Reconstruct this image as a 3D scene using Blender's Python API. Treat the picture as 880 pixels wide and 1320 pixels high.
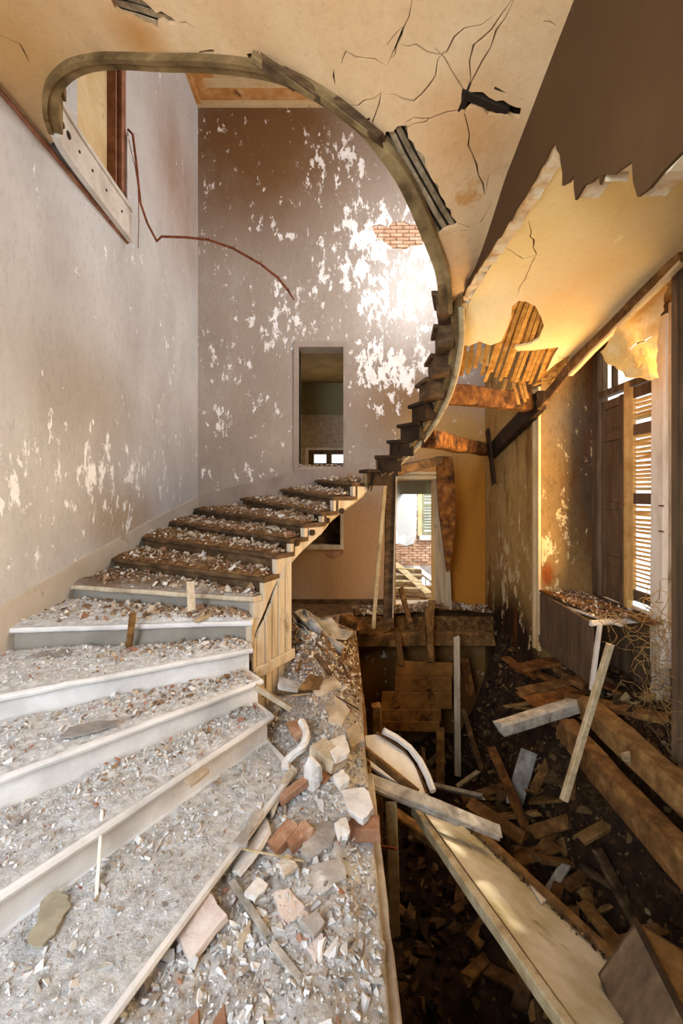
import bpy, bmesh, math, random
import numpy as np
from mathutils import Vector as V, Matrix
from mathutils.geometry import delaunay_2d_cdt
random.seed(7); rng = np.random.default_rng(7)
SC = bpy.context.scene; COL = SC.collection
R = math.radians
for o in list(bpy.data.objects): bpy.data.objects.remove(o)

# ------------------------------------------------------------------ camera, world, light, exposure
F, CX, HZ, EYE = 550.0, 440.0, 637.0, 2.0
cd = bpy.data.cameras.new('camera'); cam = bpy.data.objects.new('camera', cd); COL.objects.link(cam)
cam.location = (0, 0, EYE); cam.rotation_euler = (R(90), 0, 0)
cd.sensor_fit = 'AUTO'; cd.sensor_width = 36; cd.lens = 15; cd.shift_y = -23/1320; cd.clip_start = .02
SC.camera = cam
w = bpy.data.worlds.new('world'); SC.world = w; w.use_nodes = True
bg = w.node_tree.nodes['Background']; bg.inputs[0].default_value = (.95, .97, 1, 1); bg.inputs[1].default_value = 1.6
SC.view_settings.view_transform = 'Standard'; SC.view_settings.look = 'None'
SC.view_settings.gamma = 1; SC.view_settings.exposure = 0.0
def area(name, loc, target, sx, sy, power, col, spread=180):
    l = bpy.data.lights.new(name, 'AREA'); l.shape = 'RECTANGLE'; l.size = sx; l.size_y = sy; l.energy = power; l.color = col; l.spread = R(spread)
    o = bpy.data.objects.new(name, l); COL.objects.link(o); o.location = loc
    o.rotation_euler = (V(target)-V(loc)).to_track_quat('-Z', 'Y').to_euler(); return o
# daylight through the openings the house has
area('daylight_front_window', (-1.55, -1.35, 2.5), (-1.2, 4, 1.6), 1.6, 2.8, 250, (.78, .88, 1.0))
area('daylight_side_window', (3.03, 4.45, 2.3), (0, 4.6, 2.4), 1.8, 2.6, 135, (1, .66, .31), 150)
sun = bpy.data.lights.new('sun', 'SUN'); sun.energy = 5; sun.color = (1, .84, .58); sun.angle = R(2)
so = bpy.data.objects.new('sun', sun); COL.objects.link(so); so.rotation_euler = V((-.8, -.5, -.38)).to_track_quat('-Z', 'Y').to_euler()
area('daylight_upper_window', (2.5, 5.2, 6.4), (-.6, 7.2, 5.2), 1.8, 2.2, 195, (.97, .97, 1))
area('daylight_upper_room', (-.35, 11.6, 3.0), (-.4, 8, 3.6), 1.0, .35, 40, (1, .95, .8))
area('daylight_far_room', (3.4, 9.6, 3.9), (1.7, 11.8, .8), 2, 2, 230, (.96, .98, 1))

# ------------------------------------------------------------------ helpers
def P(x, y, Y): return V(((x-CX)/F*Y, Y, EYE+(HZ-y)/F*Y))
def PZ(x, y, z): return P(x, y, F*(EYE-z)/(y-HZ))
def PX(x, y, X): return P(x, y, F*X/(x-CX))
def lin(h):
    h = h.lstrip('#'); c = [int(h[i:i+2], 16)/255 for i in (0, 2, 4)]
    return tuple(((v/12.92) if v <= .04045 else ((v+.055)/1.055)**2.4) for v in c)+(1,)
_tab = rng.random((256, 256))
def vn(x, y, s=0):
    x = np.asarray(x, float)+s*17.3; y = np.asarray(y, float)+s*9.1
    xi = np.floor(x).astype(int); yi = np.floor(y).astype(int); fx = x-xi; fy = y-yi
    fx = fx*fx*(3-2*fx); fy = fy*fy*(3-2*fy)
    g = lambda a, b: _tab[a % 256, b % 256]
    return (g(xi, yi)*(1-fx)+g(xi+1, yi)*fx)*(1-fy)+(g(xi, yi+1)*(1-fx)+g(xi+1, yi+1)*fx)*fy
def fbm(x, y, s=0, o=4):
    t = 0; a = .5
    for k in range(o): t = t+a*vn(x*2**k, y*2**k, s+k*3); a *= .5
    return t/(1-.5**o)
def props(o, label=None, cat=None, group=None, kind=None):
    if label: o['label'] = label
    if cat: o['category'] = cat
    if group: o['group'] = group
    if kind: o['kind'] = kind
    return o
def empty(name, loc, label=None, cat=None, group=None, kind=None):
    o = bpy.data.objects.new(name, None); COL.objects.link(o); o.location = loc; o.empty_display_size = .1
    return props(o, label, cat, group, kind)
def adopt(o, p):
    o.parent = p; q = p; off = V((0, 0, 0))
    while q: off += q.location; q = q.parent
    o.location = o.location-off
class MB:
    def __init__(s): s.v = []; s.f = []
    def add(s, vs, fs):
        k = len(s.v); s.v += [tuple(a) for a in vs]; s.f += [tuple(i+k for i in f) for f in fs]; return s
    def box(s, lo, hi):
        (a, b, c), (d, e, f) = lo, hi
        return s.hexa([(a,b,c),(d,b,c),(d,e,c),(a,e,c),(a,b,f),(d,b,f),(d,e,f),(a,e,f)])
    def hexa(s, p): return s.add(p, [(0,3,2,1),(4,5,6,7),(0,1,5,4),(1,2,6,5),(2,3,7,6),(3,0,4,7)])
    def prism(s, pts, off):
        n = len(pts); off = V(off); a = [V(p) for p in pts]
        return s.add(a+[p+off for p in a], [tuple(range(n))[::-1], tuple(range(n, 2*n))]+[(i, (i+1) % n, (i+1) % n+n, i+n) for i in range(n)])
    def tube(s, pts, r, seg=6):
        pts = [V(p) for p in pts]; n = len(pts); vs = []; fs = []
        for i, p in enumerate(pts):
            t = (pts[min(i+1, n-1)]-pts[max(i-1, 0)]).normalized()
            u = t.cross(V((.13, .29, 1))).normalized(); w_ = t.cross(u); rr = r[i] if isinstance(r, (list, tuple)) else r
            vs += [p+u*rr*math.cos(2*math.pi*k/seg)+w_*rr*math.sin(2*math.pi*k/seg) for k in range(seg)]
        for i in range(n-1): fs += [(i*seg+k, i*seg+(k+1) % seg, (i+1)*seg+(k+1) % seg, (i+1)*seg+k) for k in range(seg)]
        fs += [tuple(range(seg))[::-1], tuple(range((n-1)*seg, n*seg))]
        return s.add(vs, fs)
    def timber(s, a, b, w, t, up=(0, 0, 1), seg=8, jit=.006, rag=.03, bend=0):
        # a weathered length of wood from a to b: w across, t along 'up', chamfered, uneven, ragged ends
        a = V(a); b = V(b); d = (b-a); L = d.length; d.normalize(); up = V(up)
        sd = d.cross(up); sd = sd.normalized() if sd.length > 1e-4 else V((1, 0, 0)); up = sd.cross(d).normalized()
        c = min(w, t)*.14; prof = [(-w/2+c,-t/2),(w/2-c,-t/2),(w/2,-t/2+c),(w/2,t/2-c),(w/2-c,t/2),(-w/2+c,t/2),(-w/2,t/2-c),(-w/2,-t/2+c)]
        vs = []; fs = []; s0 = random.uniform(0, 200); seg = max(seg, int(L/.07)); amp = min(jit, min(w, t)*.09)
        U = np.arange(seg+1)/seg*L; nz = [2*vn(U*2.3, U*0+j*7.7+s0)-1+.7*(2*vn(U*9, U*0+j*5.3+s0, 3)-1) for j in range(16)]; wb_ = [2*vn(U*1.2, U*0+s0+j*31, 5)-1 for j in range(2)]
        for i in range(seg+1):
            q = i/seg; wob = (sd*wb_[0][i]+up*wb_[1][i])*amp*1.2
            for j, (x, y) in enumerate(prof):
                e = (random.random()*rag*(1 if i == seg else -1)) if i in (0, seg) else 0
                chip = 1-(.25 if random.random() < amp*3 else 0)
                vs.append(a+d*(q*L+e)+(sd*(x*chip+nz[j][i]*amp*.55)+up*(y+nz[j+8][i]*amp*.55))+wob+up*bend*math.sin(q*math.pi))
        for i in range(seg): fs += [(i*8+k, i*8+(k+1) % 8, (i+1)*8+(k+1) % 8, (i+1)*8+k) for k in range(8)]
        fs += [tuple(range(8))[::-1], tuple(range(seg*8, seg*8+8))]
        return s.add(vs, fs)
    def build(s, name, mat, parent=None, label=None, cat=None, group=None, kind=None, smooth=False, bev=0, origin=True):
        me = bpy.data.meshes.new(name); me.from_pydata(s.v, [], s.f)
        return finish(me, name, mat, parent, label, cat, group, kind, smooth, bev, origin)
def finish(me, name, mat, parent=None, label=None, cat=None, group=None, kind=None, smooth=False, bev=0, origin=True):
    n = len(me.vertices); co = np.empty(n*3, 'f'); me.vertices.foreach_get('co', co); co = co.reshape(-1, 3)
    org = np.array([co[:, 0].mean(), co[:, 1].mean(), co[:, 2].min()]) if origin and n else np.zeros(3)
    me.vertices.foreach_set('co', (co-org).astype('f').ravel()); me.update()
    bm = bmesh.new(); bm.from_mesh(me)
    if n < 60000: bmesh.ops.recalc_face_normals(bm, faces=bm.faces)
    if smooth:
        for f in bm.faces: f.smooth = True
    bm.to_mesh(me); bm.free(); me.materials.append(mat)
    o = bpy.data.objects.new(name, me); COL.objects.link(o); o.location = org
    if bev:
        md = o.modifiers.new('bevel', 'BEVEL'); md.width = bev; md.segments = 2; md.limit_method = 'ANGLE'
    if parent: adopt(o, parent)
    return props(o, label, cat, group, kind)
def copy_of(o, parent=None, **k):
    c = o.copy(); COL.objects.link(c)
    for a in ('label', 'group'):
        if a in k: c[a] = k[a]
    return c
def raw(name, vs, fs, mat, **k):
    me = bpy.data.meshes.new(name); me.from_pydata([tuple(v) for v in vs], [], fs); return finish(me, name, mat, **k)
def inpoly(pts, poly):
    x, y = pts[:, 0], pts[:, 1]; n = len(poly); r = np.zeros(len(pts), bool); j = n-1
    for i in range(n):
        xi, yi = poly[i]; xj, yj = poly[j]
        c = ((yi > y) != (yj > y)) & (x < (xj-xi)*(y-yi)/((yj-yi) if abs(yj-yi) > 1e-12 else 1e-12)+xi); r ^= c; j = i
    return r
def dense(poly, step, jit=0, closed=True):
    out = []; n = len(poly)
    for i in range(n if closed else n-1):
        a = V(poly[i]).to_2d(); b = V(poly[(i+1) % n]).to_2d(); d = b-a; m = max(1, int(d.length/step)); nn = V((-d.y, d.x)).normalized() if d.length > 0 else d
        for k in range(m):
            q = a+d*(k/m)+(nn*random.uniform(-jit, jit) if (k or jit) else nn*0); out.append((q.x, q.y))
    return out
def sheet(outline, holes, mapf, th, step, ostep=None, jit=0, rough=0):
    """a plaster sheet over a 2-D outline with ragged holes; mapf(u, v, offset) -> point"""
    ostep = ostep or step; ol = outline if not jit else dense(outline, ostep, jit)
    if not jit: ol = dense(outline, ostep)
    pts = list(ol); edges = [(i, (i+1) % len(ol)) for i in range(len(ol))]
    for h in holes:
        k = len(pts); pts += h; edges += [(k+i, k+(i+1) % len(h)) for i in range(len(h))]
    oa = np.array(ol); lo = oa.min(0); hi = oa.max(0)
    gx, gy = np.meshgrid(np.arange(lo[0]+step/2, hi[0], step), np.arange(lo[1]+step/2, hi[1], step))
    g = np.stack([gx.ravel(), gy.ravel()], 1)+rng.uniform(-.25, .25, (gx.size, 2))*step
    g = g[inpoly(g, ol)]
    for h in holes: g = g[~inpoly(g, h)]
    pts += [tuple(q) for q in g]
    vo, eo, fo, *_ = delaunay_2d_cdt([V(p) for p in pts], edges, [], 0, 1e-5)
    vo = np.array([(q.x, q.y) for q in vo]); fo = np.array([f for f in fo])
    c = vo[fo].mean(1); keep = inpoly(c, ol)
    for h in holes: keep &= ~inpoly(c, h)
    fo = fo[keep]; n = len(vo)
    base = [mapf(u, v, 0) for u, v in vo]; top = [mapf(u, v, th) for u, v in vo]
    cnt = {}
    for f in fo:
        for i in range(3):
            a, b = int(f[i]), int(f[(i+1) % 3]); cnt[(a, b)] = cnt.get((a, b), 0)+1
    fs = [tuple(int(i) for i in f) for f in fo]+[tuple(int(i)+n for i in f[::-1]) for f in fo]
    for (a, b) in cnt:
        if (b, a) not in cnt: fs.append((b, a, a+n, b+n))
    used = sorted({i for f in fs for i in f}); mp = {k: i for i, k in enumerate(used)}
    allv = base+top
    m = MB(); m.v = [tuple(allv[k]) for k in used]; m.f = [tuple(mp[i] for i in f) for f in fs]; return m
def crack(line, w):
    line = [V(p).to_2d() for p in line]; d = []
    for i in range(len(line)-1):
        m = max(2, int((line[i+1]-line[i]).length/.05))
        d += [line[i].lerp(line[i+1], k/m) for k in range(m)]
    d.append(line[-1]); n = len(d); L = []; Rr = []
    for i, p in enumerate(d):
        t = d[min(i+1, n-1)]-d[max(i-1, 0)]; t.normalize(); nn = V((-t.y, t.x)); q = p+nn*random.uniform(-.012, .012) if 0 < i < n-1 else p
        ww = w*random.uniform(.35, 1)*(1-.7*abs(2*i/(n-1)-1)**3); L.append(q+nn*ww/2); Rr.append(q-nn*ww/2)
    return [(q.x, q.y) for q in L]+[(q.x, q.y) for q in Rr[::-1]]
def rbf(pts):
    pts = np.array(pts, float); n = len(pts); X = pts[:, :2]; D = np.linalg.norm(X[:, None]-X[None], axis=2)
    A = np.zeros((n+3, n+3)); A[:n, :n] = D+np.eye(n)*-.02; A[:n, n] = 1; A[:n, n+1:] = X; A[n:, :n] = A[:n, n:].T
    wv = np.linalg.solve(A, np.r_[pts[:, 2], 0, 0, 0])
    def f(x, y):
        d = np.sqrt((x-X[:, 0])**2+(y-X[:, 1])**2); return float(d@wv[:n]+wv[n]+wv[n+1]*x+wv[n+2]*y)
    return f
def hit(f, x, y, lo=1.0, hi=8.0):
    pY = None
    for k in range(141):
        Y = lo+(hi-lo)*k/140; p = P(x, y, Y); e = p.z-f(p.x, p.y)
        if k and (e > 0) != (pe > 0):
            a, b = pY, Y
            for _ in range(25):
                m = (a+b)/2; q = P(x, y, m)
                if ((q.z-f(q.x, q.y)) > 0) == (pe > 0): a = m
                else: b = m
            return P(x, y, (a+b)/2)
        pY, pe = Y, e
    return P(x, y, lo+(hi-lo)*.4)

# ------------------------------------------------------------------ materials
class NT:
    def __init__(s, name):
        s.m = bpy.data.materials.new(name); s.m.use_nodes = True; s.t = s.m.node_tree; s.b = s.t.nodes['Principled BSDF']
        s.pos = s.n('ShaderNodeNewGeometry').outputs['Position']
    def n(s, typ, ins=None, **kw):
        q = s.t.nodes.new(typ)
        for k, v in kw.items(): setattr(q, k, v)
        for k, v in (ins or {}).items():
            i = q.inputs[k]
            if hasattr(v, 'is_linked') or isinstance(v, bpy.types.NodeSocket): s.t.links.new(v, i)
            else: i.default_value = v
        return q
    def math(s, op, a, b=0.0, c=None, clamp=False):
        ins = {0: a, 1: b}
        if c is not None: ins[2] = c
        return s.n('ShaderNodeMath', ins, operation=op, use_clamp=clamp).outputs[0]
    def noise(s, scale, stretch=(1, 1, 1), detail=6, rough=.6, dist=0, off=(0, 0, 0)):
        mp = s.n('ShaderNodeMapping', {0: s.pos, 1: off, 3: stretch})
        return s.n('ShaderNodeTexNoise', {'Vector': mp.outputs[0], 'Scale': scale, 'Detail': detail, 'Roughness': rough, 'Distortion': dist}).outputs[0]
    def ramp(s, f, stops, interp='LINEAR'):
        r = s.n('ShaderNodeValToRGB', {0: f}); e = r.color_ramp; e.interpolation = interp
        while len(e.elements) < len(stops): e.elements.new(.5)
        for el, (p, c) in zip(e.elements, stops): el.position = p; el.color = lin(c) if isinstance(c, str) else (c, c, c, 1)
        return r.outputs[0]
    def mix(s, f, a, b, bt='MIX'):
        q = s.n('ShaderNodeMix', data_type='RGBA', blend_type=bt)
        for k, v in ((0, f), (6, a), (7, b)):
            if isinstance(v, bpy.types.NodeSocket): s.t.links.new(v, q.inputs[k])
            else: q.inputs[k].default_value = lin(v) if isinstance(v, str) else v
        return q.outputs[2]
    def blob(s, c, r):
        d = s.n('ShaderNodeVectorMath', {0: s.pos, 1: c}, operation='SUBTRACT').outputs[0]
        d = s.n('ShaderNodeVectorMath', {0: d, 1: tuple(1/k for k in r)}, operation='MULTIPLY').outputs[0]
        d = s.n('ShaderNodeVectorMath', {0: d}, operation='LENGTH').outputs['Value']
        return s.n('ShaderNodeMapRange', {0: d, 1: 0.0, 2: 1.0, 3: 1.0, 4: 0.0}, interpolation_type='SMOOTHSTEP').outputs[0]
    def done(s, col, rough=.85, h=None, bump=.3, dist=.02, spec=.25):
        s.t.links.new(col, s.b.inputs['Base Color']); s.b.inputs['Roughness'].default_value = rough; s.b.inputs['Specular IOR Level'].default_value = spec
        if h is not None:
            b = s.n('ShaderNodeBump', {'Strength': bump, 'Distance': dist, 'Height': h}); s.t.links.new(b.outputs[0], s.b.inputs['Normal'])
        return s.m
def aged(name, stops, scale=4, stretch=(1, 1, 1), rough=.85, bump=.4, bs=40, rnd=0, dist=.01, dirt=None, dirt_scale=3, grain=None):
    s = NT(name); c = s.ramp(s.noise(scale, stretch, 8, .65), stops)
    if dirt: c = s.mix(s.ramp(s.noise(dirt_scale, (1, 1, 1), 8, .7, .3), [(dirt[1], 0.0), (dirt[1]+.12, 1.0)]), c, dirt[0])
    if rnd:
        i = s.n('ShaderNodeNewGeometry').outputs['Random Per Island']
        oi = s.n('ShaderNodeObjectInfo').outputs['Random']
        v = s.math('FRACT', s.math('ADD', i, oi)); v = s.math('MULTIPLY_ADD', v, rnd*2, 1-rnd)
        c = s.n('ShaderNodeHueSaturation', {'Value': v, 'Color': c}).outputs[0]
    h = s.noise(bs, grain or stretch, 8, .7)
    return s.done(c, rough, h, bump, dist)
def islands(name, stops, bs=60, bump=.4, rough=.9):
    s = NT(name); i = s.n('ShaderNodeNewGeometry').outputs['Random Per Island']
    oi = s.n('ShaderNodeObjectInfo').outputs['Random']
    c = s.ramp(s.math('FRACT', s.math('ADD', i, oi)), stops, 'CONSTANT'); g = s.noise(bs, (1, 1, 1), 6, .7)
    c = s.mix(.35, c, s.ramp(g, [(.3, .35), (.7, 1.0)]), 'MULTIPLY')
    return s.done(c, rough, g, bump, .01)
def painted(name, paint, flake, thr, blobs=(), tints=(), stretch=(1.6, 1.6, .8), fscale=2.6, soil=None, streak=None, bump=.5, vein=None):
    """old wall paint that has come off the plaster in flakes; blobs say where it came off most, tints recolour patches of it: water or soot stains, and shade in the window reveal"""
    s = NT(name); c = s.ramp(s.noise(.9, (1, 1, .6), 5, .6, .3), paint)
    for (h, ctr, r, amt) in tints:
        k = s.math('MULTIPLY', s.blob(ctr, r), amt); k = s.math('MULTIPLY', k, s.math('ADD', s.noise(1.7, (1, 1, .7), 7, .65), .55), clamp=True)
        c = s.mix(k, c, h)
    if streak: c = s.mix(s.ramp(s.noise(2.2, (1.8, 1.8, .26), 8, .65, .6), [(streak[1], 0.0), (streak[1]+.16, 1.0)]), c, streak[0])
    if soil: c = s.mix(s.ramp(s.noise(24, (1, 1, .5), 8, .75), [(.5, 0.0), (.75, soil[1])]), c, soil[0])
    f = s.math('ADD', s.math('MULTIPLY', s.noise(fscale, stretch, 12, .72, .25), .72), s.math('MULTIPLY', s.noise(fscale*.35, (1, 1, 1), 3), .28))
    for (ctr, r, amt) in blobs: f = s.math('ADD', f, s.math('MULTIPLY', s.blob(ctr, r), amt))
    m = s.ramp(f, [(thr, 0.0), (thr+.012, 1.0)])
    fl = s.ramp(s.noise(5, (1, 1, 1), 6), [(.3, flake[0]), (.7, flake[1])])
    c = s.mix(m, c, fl)
    if vein: c = s.mix(s.ramp(s.noise(1.3, (1, 1, 1), 9, .6, 1.2, (4, 2, 1)), [(vein[1], 0.0), (vein[1]+.05, .8), (vein[1]+.1, 0.0)]), c, vein[0])
    h = s.math('ADD', s.math('MULTIPLY', m, -.6), s.math('MULTIPLY', s.noise(30, (1, 1, 1), 8, .7), .5))
    return s.done(c, .8, h, bump, .012)
def plain(name, h, rough=.7): s = NT(name); return s.done(s.ramp(s.noise(20), [(.3, h), (.7, h)]), rough)

m_wall_left = painted('paint_grey_left', [(.3, '#b3aeab'), (.5, '#c4c1bf'), (.7, '#d3d1d0')], ('#ffffff', '#f0eeec'), .615,
    blobs=[((-2.6, 4.4, 2.2), (.5, 2.8, 1.2), .085), ((-2.6, 6.4, 3.2), (.5, 1.1, 2.2), .05), ((-2.6, 5.5, 4.9), (.5, 1, .8), .03)],
    tints=[('#a8895c', (-2.6, 5.2, 1.7), (.6, 1.3, .6), .6), ('#8a5a2c', (-2.6, 6.8, 7.0), (.6, 2.0, 2.4), .6), ('#a39484', (-2.6, 4.4, 3.0), (.6, 1.4, .8), .5)], stretch=(1.6, 1.6, .7), fscale=5.6, soil=('#6d625c', .35))
m_wall_back = painted('paint_taupe_back', [(.3, '#97877a'), (.5, '#a39385'), (.7, '#b0a395')], ('#f7f2ee', '#e9ded4'), .58,
    blobs=[((.9, 7.73, 6.3), (1.9, .5, 1.8), .125), ((.9, 7.73, 4.4), (1.2, .5, 1.5), .105), ((-1.2, 7.73, 5.3), (1.3, .5, 1.2), .06), ((-2.2, 7.73, 4.1), (.5, .5, 2.6), .04), ((-1.7, 7.73, 2.35), (1.3, .5, .25), .07), ((-.2, 7.73, 8.1), (1.0, .5, .9), .09), ((.2, 7.73, .7), (2.6, .5, 1.9), -.25), ((2.3, 7.73, 1.2), (1.2, .5, 2.2), -.15)],
    tints=[('#7b5836', (-1.5, 7.73, 8.5), (3.0, .5, 2.9), 1.15), ('#8d6c4a', (1.2, 7.73, 3.6), (1.5, .5, 1.3), .9), ('#bf7d28', (2.3, 7.73, 1.3), (1.9, .6, 3.0), 1.6), ('#c69a55', (2.0, 7.73, 3.0), (1.4, .5, .9), .9), ('#bd9468', (.2, 7.73, .8), (1.6, .5, 1.9), 1.2), ('#a3815a', (-.4, 7.73, 1.2), (1.3, .5, 1.4), .6), ('#8a6230', (1.3, 7.73, -1.5), (2.8, .5, 1.7), 2.0), ('#d9cfc6', (1.3, 7.73, 5.6), (1.4, .5, 1.8), .8)], stretch=(1.6, 1, .8), fscale=4.4, soil=('#5f4c40', .35))
m_wall_right = painted('paint_ochre_right', [(.3, '#9a7440'), (.5, '#b08a50'), (.7, '#c3a268')], ('#e2cfa4', '#c9ad78'), .575,
    blobs=[((2.75, 5.5, 1.9), (.45, .4, 1.5), .085), ((2.6, 6.6, .6), (.3, 1.2, 1.0), .05)],
    tints=[('#84683f', (2.95, 5.5, 2.2), (.9, .5, 2.6), 1.2), ('#5a4a3a', (3.35, 5.5, 2.4), (.5, .6, 2.2), 1.5), ('#96501c', (2.68, 5.5, .95), (.13, .4, .26), 1.4), ('#2c1a0a', (2.6, 6.6, -.5), (.6, 1.8, 1.5), 1.8), ('#6e6558', (2.9, 5.5, 3.0), (.5, .5, .7), .7), ('#2a1a0c', (2.6, 5, -1.6), (1.2, 4, 1.7), .9)],  # reveal tints darken toward the window: its shade is put into the colour
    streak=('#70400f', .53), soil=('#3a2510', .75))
m_soffit = painted('plaster_tan_soffit', [(.3, '#c39a6d'), (.5, '#cda87b'), (.7, '#d7b78d')], ('#e5d3b8', '#dcc4a2'), .72,
    tints=[('#b98d4e', (-2.3, 2.9, 5.1), (.8, .9, .5), .7), ('#b9772a', (.72, 2.4, 4.05), (.4, .4, .5), .55), ('#b07428', (-1.25, 2.7, 5.0), (.35, .3, .4), .8)], soil=('#8b6a48', .3), bump=.35, vein=('#b4762a', .61))
m_yellow = painted('plaster_yellow_soffit', [(.3, '#ead08f'), (.5, '#f0dba6'), (.7, '#f4e4bc')], ('#f6e6bb', '#efd9a2'), .66,
    tints=[('#d0933c', (1.9, 3.4, 3.5), (.8, 1.2, .5), .6)], soil=('#b98a42', .25), bump=.3)
m_brown = painted('paint_brown', [(.3, '#442d16'), (.5, '#4c3319'), (.7, '#553a1e')], ('#d8c3a0', '#b79b74'), .655,
    blobs=[((1, 3.1, 3.85), (.3, .8, .22), .08), ((1, 2.1, 4.1), (.3, .5, .2), .08)], soil=('#4a3622', .4), bump=.25)
m_edge = aged('broken_plaster', [(.3, '#c99a62'), (.5, '#ead7b4'), (.7, '#f4e8cf')], 9, bump=.8, bs=30, dirt=('#a5713c', .58))
m_cream = aged('cream_plaster', [(.3, '#c9a873'), (.6, '#dfc79c')], 2, bump=.3, bs=30, dirt=('#b08848', .6))
m_skirt = aged('painted_skirting', [(.3, '#b3a797'), (.6, '#c8beb0')], 1.5, bump=.3, bs=30, dirt=('#a08a6a', .6))
G = (14, 14, 1)
m_white_wood = aged('dusty_white_wood', [(.3, '#bdb8b2'), (.5, '#d9d5d0'), (.7, '#ebe9e6')], 2.5, (1, 1, 1), bump=.35, bs=45, dirt=('#a39a90', .64), dirt_scale=4)
m_grey_paint = aged('grey_dusty_riser', [(.3, '#7d766b'), (.6, '#9a9285')], 2.5, bump=.3, bs=40, dirt=('#5f5a52', .62))
m_tan_wood = aged('pale_stair_wood', [(.3, '#a08f76'), (.5, '#c2b197'), (.7, '#d6c8af')], 3, (3, 3, .5), bump=.35, bs=30, dirt=('#6d5334', .6))
m_dark_wood = aged('dark_stair_wood', [(.3, '#33230f'), (.5, '#56402a'), (.7, '#7b6040')], 3, (1.5, 1.5, 4), bump=.5, bs=30)
m_black_wood = aged('black_brown_wood', [(.3, '#1d1209'), (.6, '#3b2815'), (.75, '#5d4225')], 5, bump=.6, bs=30)
m_rust_wood = aged('orange_rotten_wood', [(.25, '#35200d'), (.45, '#683f18'), (.6, '#8c5c28'), (.75, '#ab7d44')], 4.5, (2, 2, 2), bump=.9, bs=26, dirt=('#2a1709', .52), rnd=.2)
m_orange_board = aged('orange_brown_boarding', [(.3, '#6b431c'), (.5, '#94642c'), (.7, '#b5853f')], 2.5, bump=.5, bs=24, dirt=('#3f240c', .56))
m_mid_plank = aged('mid_brown_plank', [(.3, '#6b4d2a'), (.5, '#8f6c3e'), (.7, '#b08a56')], 4, (2, 2, 2), bump=.7, bs=30, dirt=('#3f2a14', .58), rnd=.15)
m_brown_wood = aged('brown_broken_wood', [(.25, '#3f2a14'), (.5, '#6f4e29'), (.7, '#9a7444')], 4, (2, 2, 2), bump=.6, bs=30, dirt=('#24150a', .6), rnd=.3)
m_pale_plank = aged('weathered_pale_plank', [(.3, '#8f7a58'), (.5, '#b6a27c'), (.7, '#cfc0a0')], 4, (2, 2, 2), bump=.6, bs=34, dirt=('#6b5028', .58), rnd=.12)
m_grey_wood = aged('grey_weathered_wood', [(.3, '#7d7468'), (.5, '#aaa295'), (.7, '#cfc8bb')], 5, (2, 2, 2), bump=.7, bs=30, dirt=('#4b4034', .6), rnd=.12)
m_ring = aged('well_string_wood', [(.3, '#4d3a20'), (.5, '#7d6540'), (.7, '#a58c60')], 2.6, (1, 1, 2), bump=.5, bs=26, dirt=('#382614', .6))
m_taupe = aged('taupe_skirting', [(.3, '#8a786b'), (.6, '#a39183')], 1.5, bump=.3, bs=30, dirt=('#73604f', .62))
m_fascia = aged('pale_fascia_paint', [(.3, '#b5a899'), (.6, '#d8cfc4')], 3, bump=.3, bs=30, dirt=('#7b6a58', .63))
m_lath = aged('old_lath', [(.3, '#8a5d24'), (.5, '#b9863c'), (.7, '#d3a65c')], 6, (2, 2, 2), bump=.5, bs=40, rnd=.25)
m_lath_dim = aged('dusty_lath', [(.3, '#5c4a34'), (.5, '#8b7659'), (.7, '#b39d7c')], 6, (2, 2, 2), bump=.5, bs=40, rnd=.3)
m_void = aged('dark_lath_and_gap_shade', [(.3, '#1a110a'), (.7, '#382818')], 4, bump=.5)
m_red_wood = aged('red_brown_trim', [(.3, '#6a4130'), (.6, '#9c6c52')], 5, (1, 1, 1), bump=.3)
m_rust = aged('rusty_metal', [(.3, '#4e2412'), (.6, '#8a4a2a')], 20, bump=.5)
m_shutter = aged('brown_shutter', [(.3, '#4b3a2a'), (.6, '#6f5942'), (.75, '#86705a')], 3, (4, 4, .5), bump=.3)
m_slat = aged('slat_painted_sunlight', [(.3, '#b58a4a'), (.6, '#dcb878')], 5, bump=.3)  # gold of the backlit slats is put into the colour
m_frame = aged('old_white_frame', [(.3, '#c9bda8'), (.5, '#e6ddce'), (.7, '#f0eadf')], 4, (2, 2, .5), bump=.3, dirt=('#6b5638', .66))
m_dust = aged('fine_plaster_dust', [(.3, '#a5a19c'), (.42, '#c8c5c1'), (.55, '#e0dedb'), (.7, '#f2f1ef')], 22, rough=.95, bump=1, bs=70, dist=.02, dirt=('#94897d', .68), dirt_scale=1.5)
s_ = NT('rubble_bed_front'); _c = s_.ramp(s_.noise(16, (1, 1, 1), 9, .75), [(.3, '#8a827a'), (.45, '#bbb5ae'), (.6, '#dad6d1'), (.75, '#efedea')])
_y = s_.n('ShaderNodeSeparateXYZ', {0: s_.pos}).outputs[1]
_k = s_.n('ShaderNodeMapRange', {0: s_.math('ADD', _y, s_.math('MULTIPLY', s_.noise(2.5), 1.6)), 1: 3.6, 2: 5.2}).outputs[0]
_c = s_.mix(_k, _c, s_.ramp(s_.noise(13, (1, 1, 1), 9, .75), [(.3, '#2e2013'), (.5, '#6b5136'), (.65, '#937250'), (.8, '#c8b79c')]))
m_bed = s_.done(_c, .95, s_.noise(70, (1, 1, 1), 9, .75), .9, .012)
m_brown_bed = aged('brown_rubble_bed', [(.3, '#37230f'), (.5, '#6e4b28'), (.65, '#94703f'), (.8, '#c2a578')], 14, bump=.9, bs=60, dist=.012, rough=.95)
m_dark_bed = aged('cellar_rubble_bed', [(.3, '#1b110a'), (.55, '#3a2818'), (.75, '#5b432a')], 8, bump=.9, bs=40, rough=.95)  # darkened so the shade of the pit sits in the colour
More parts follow.
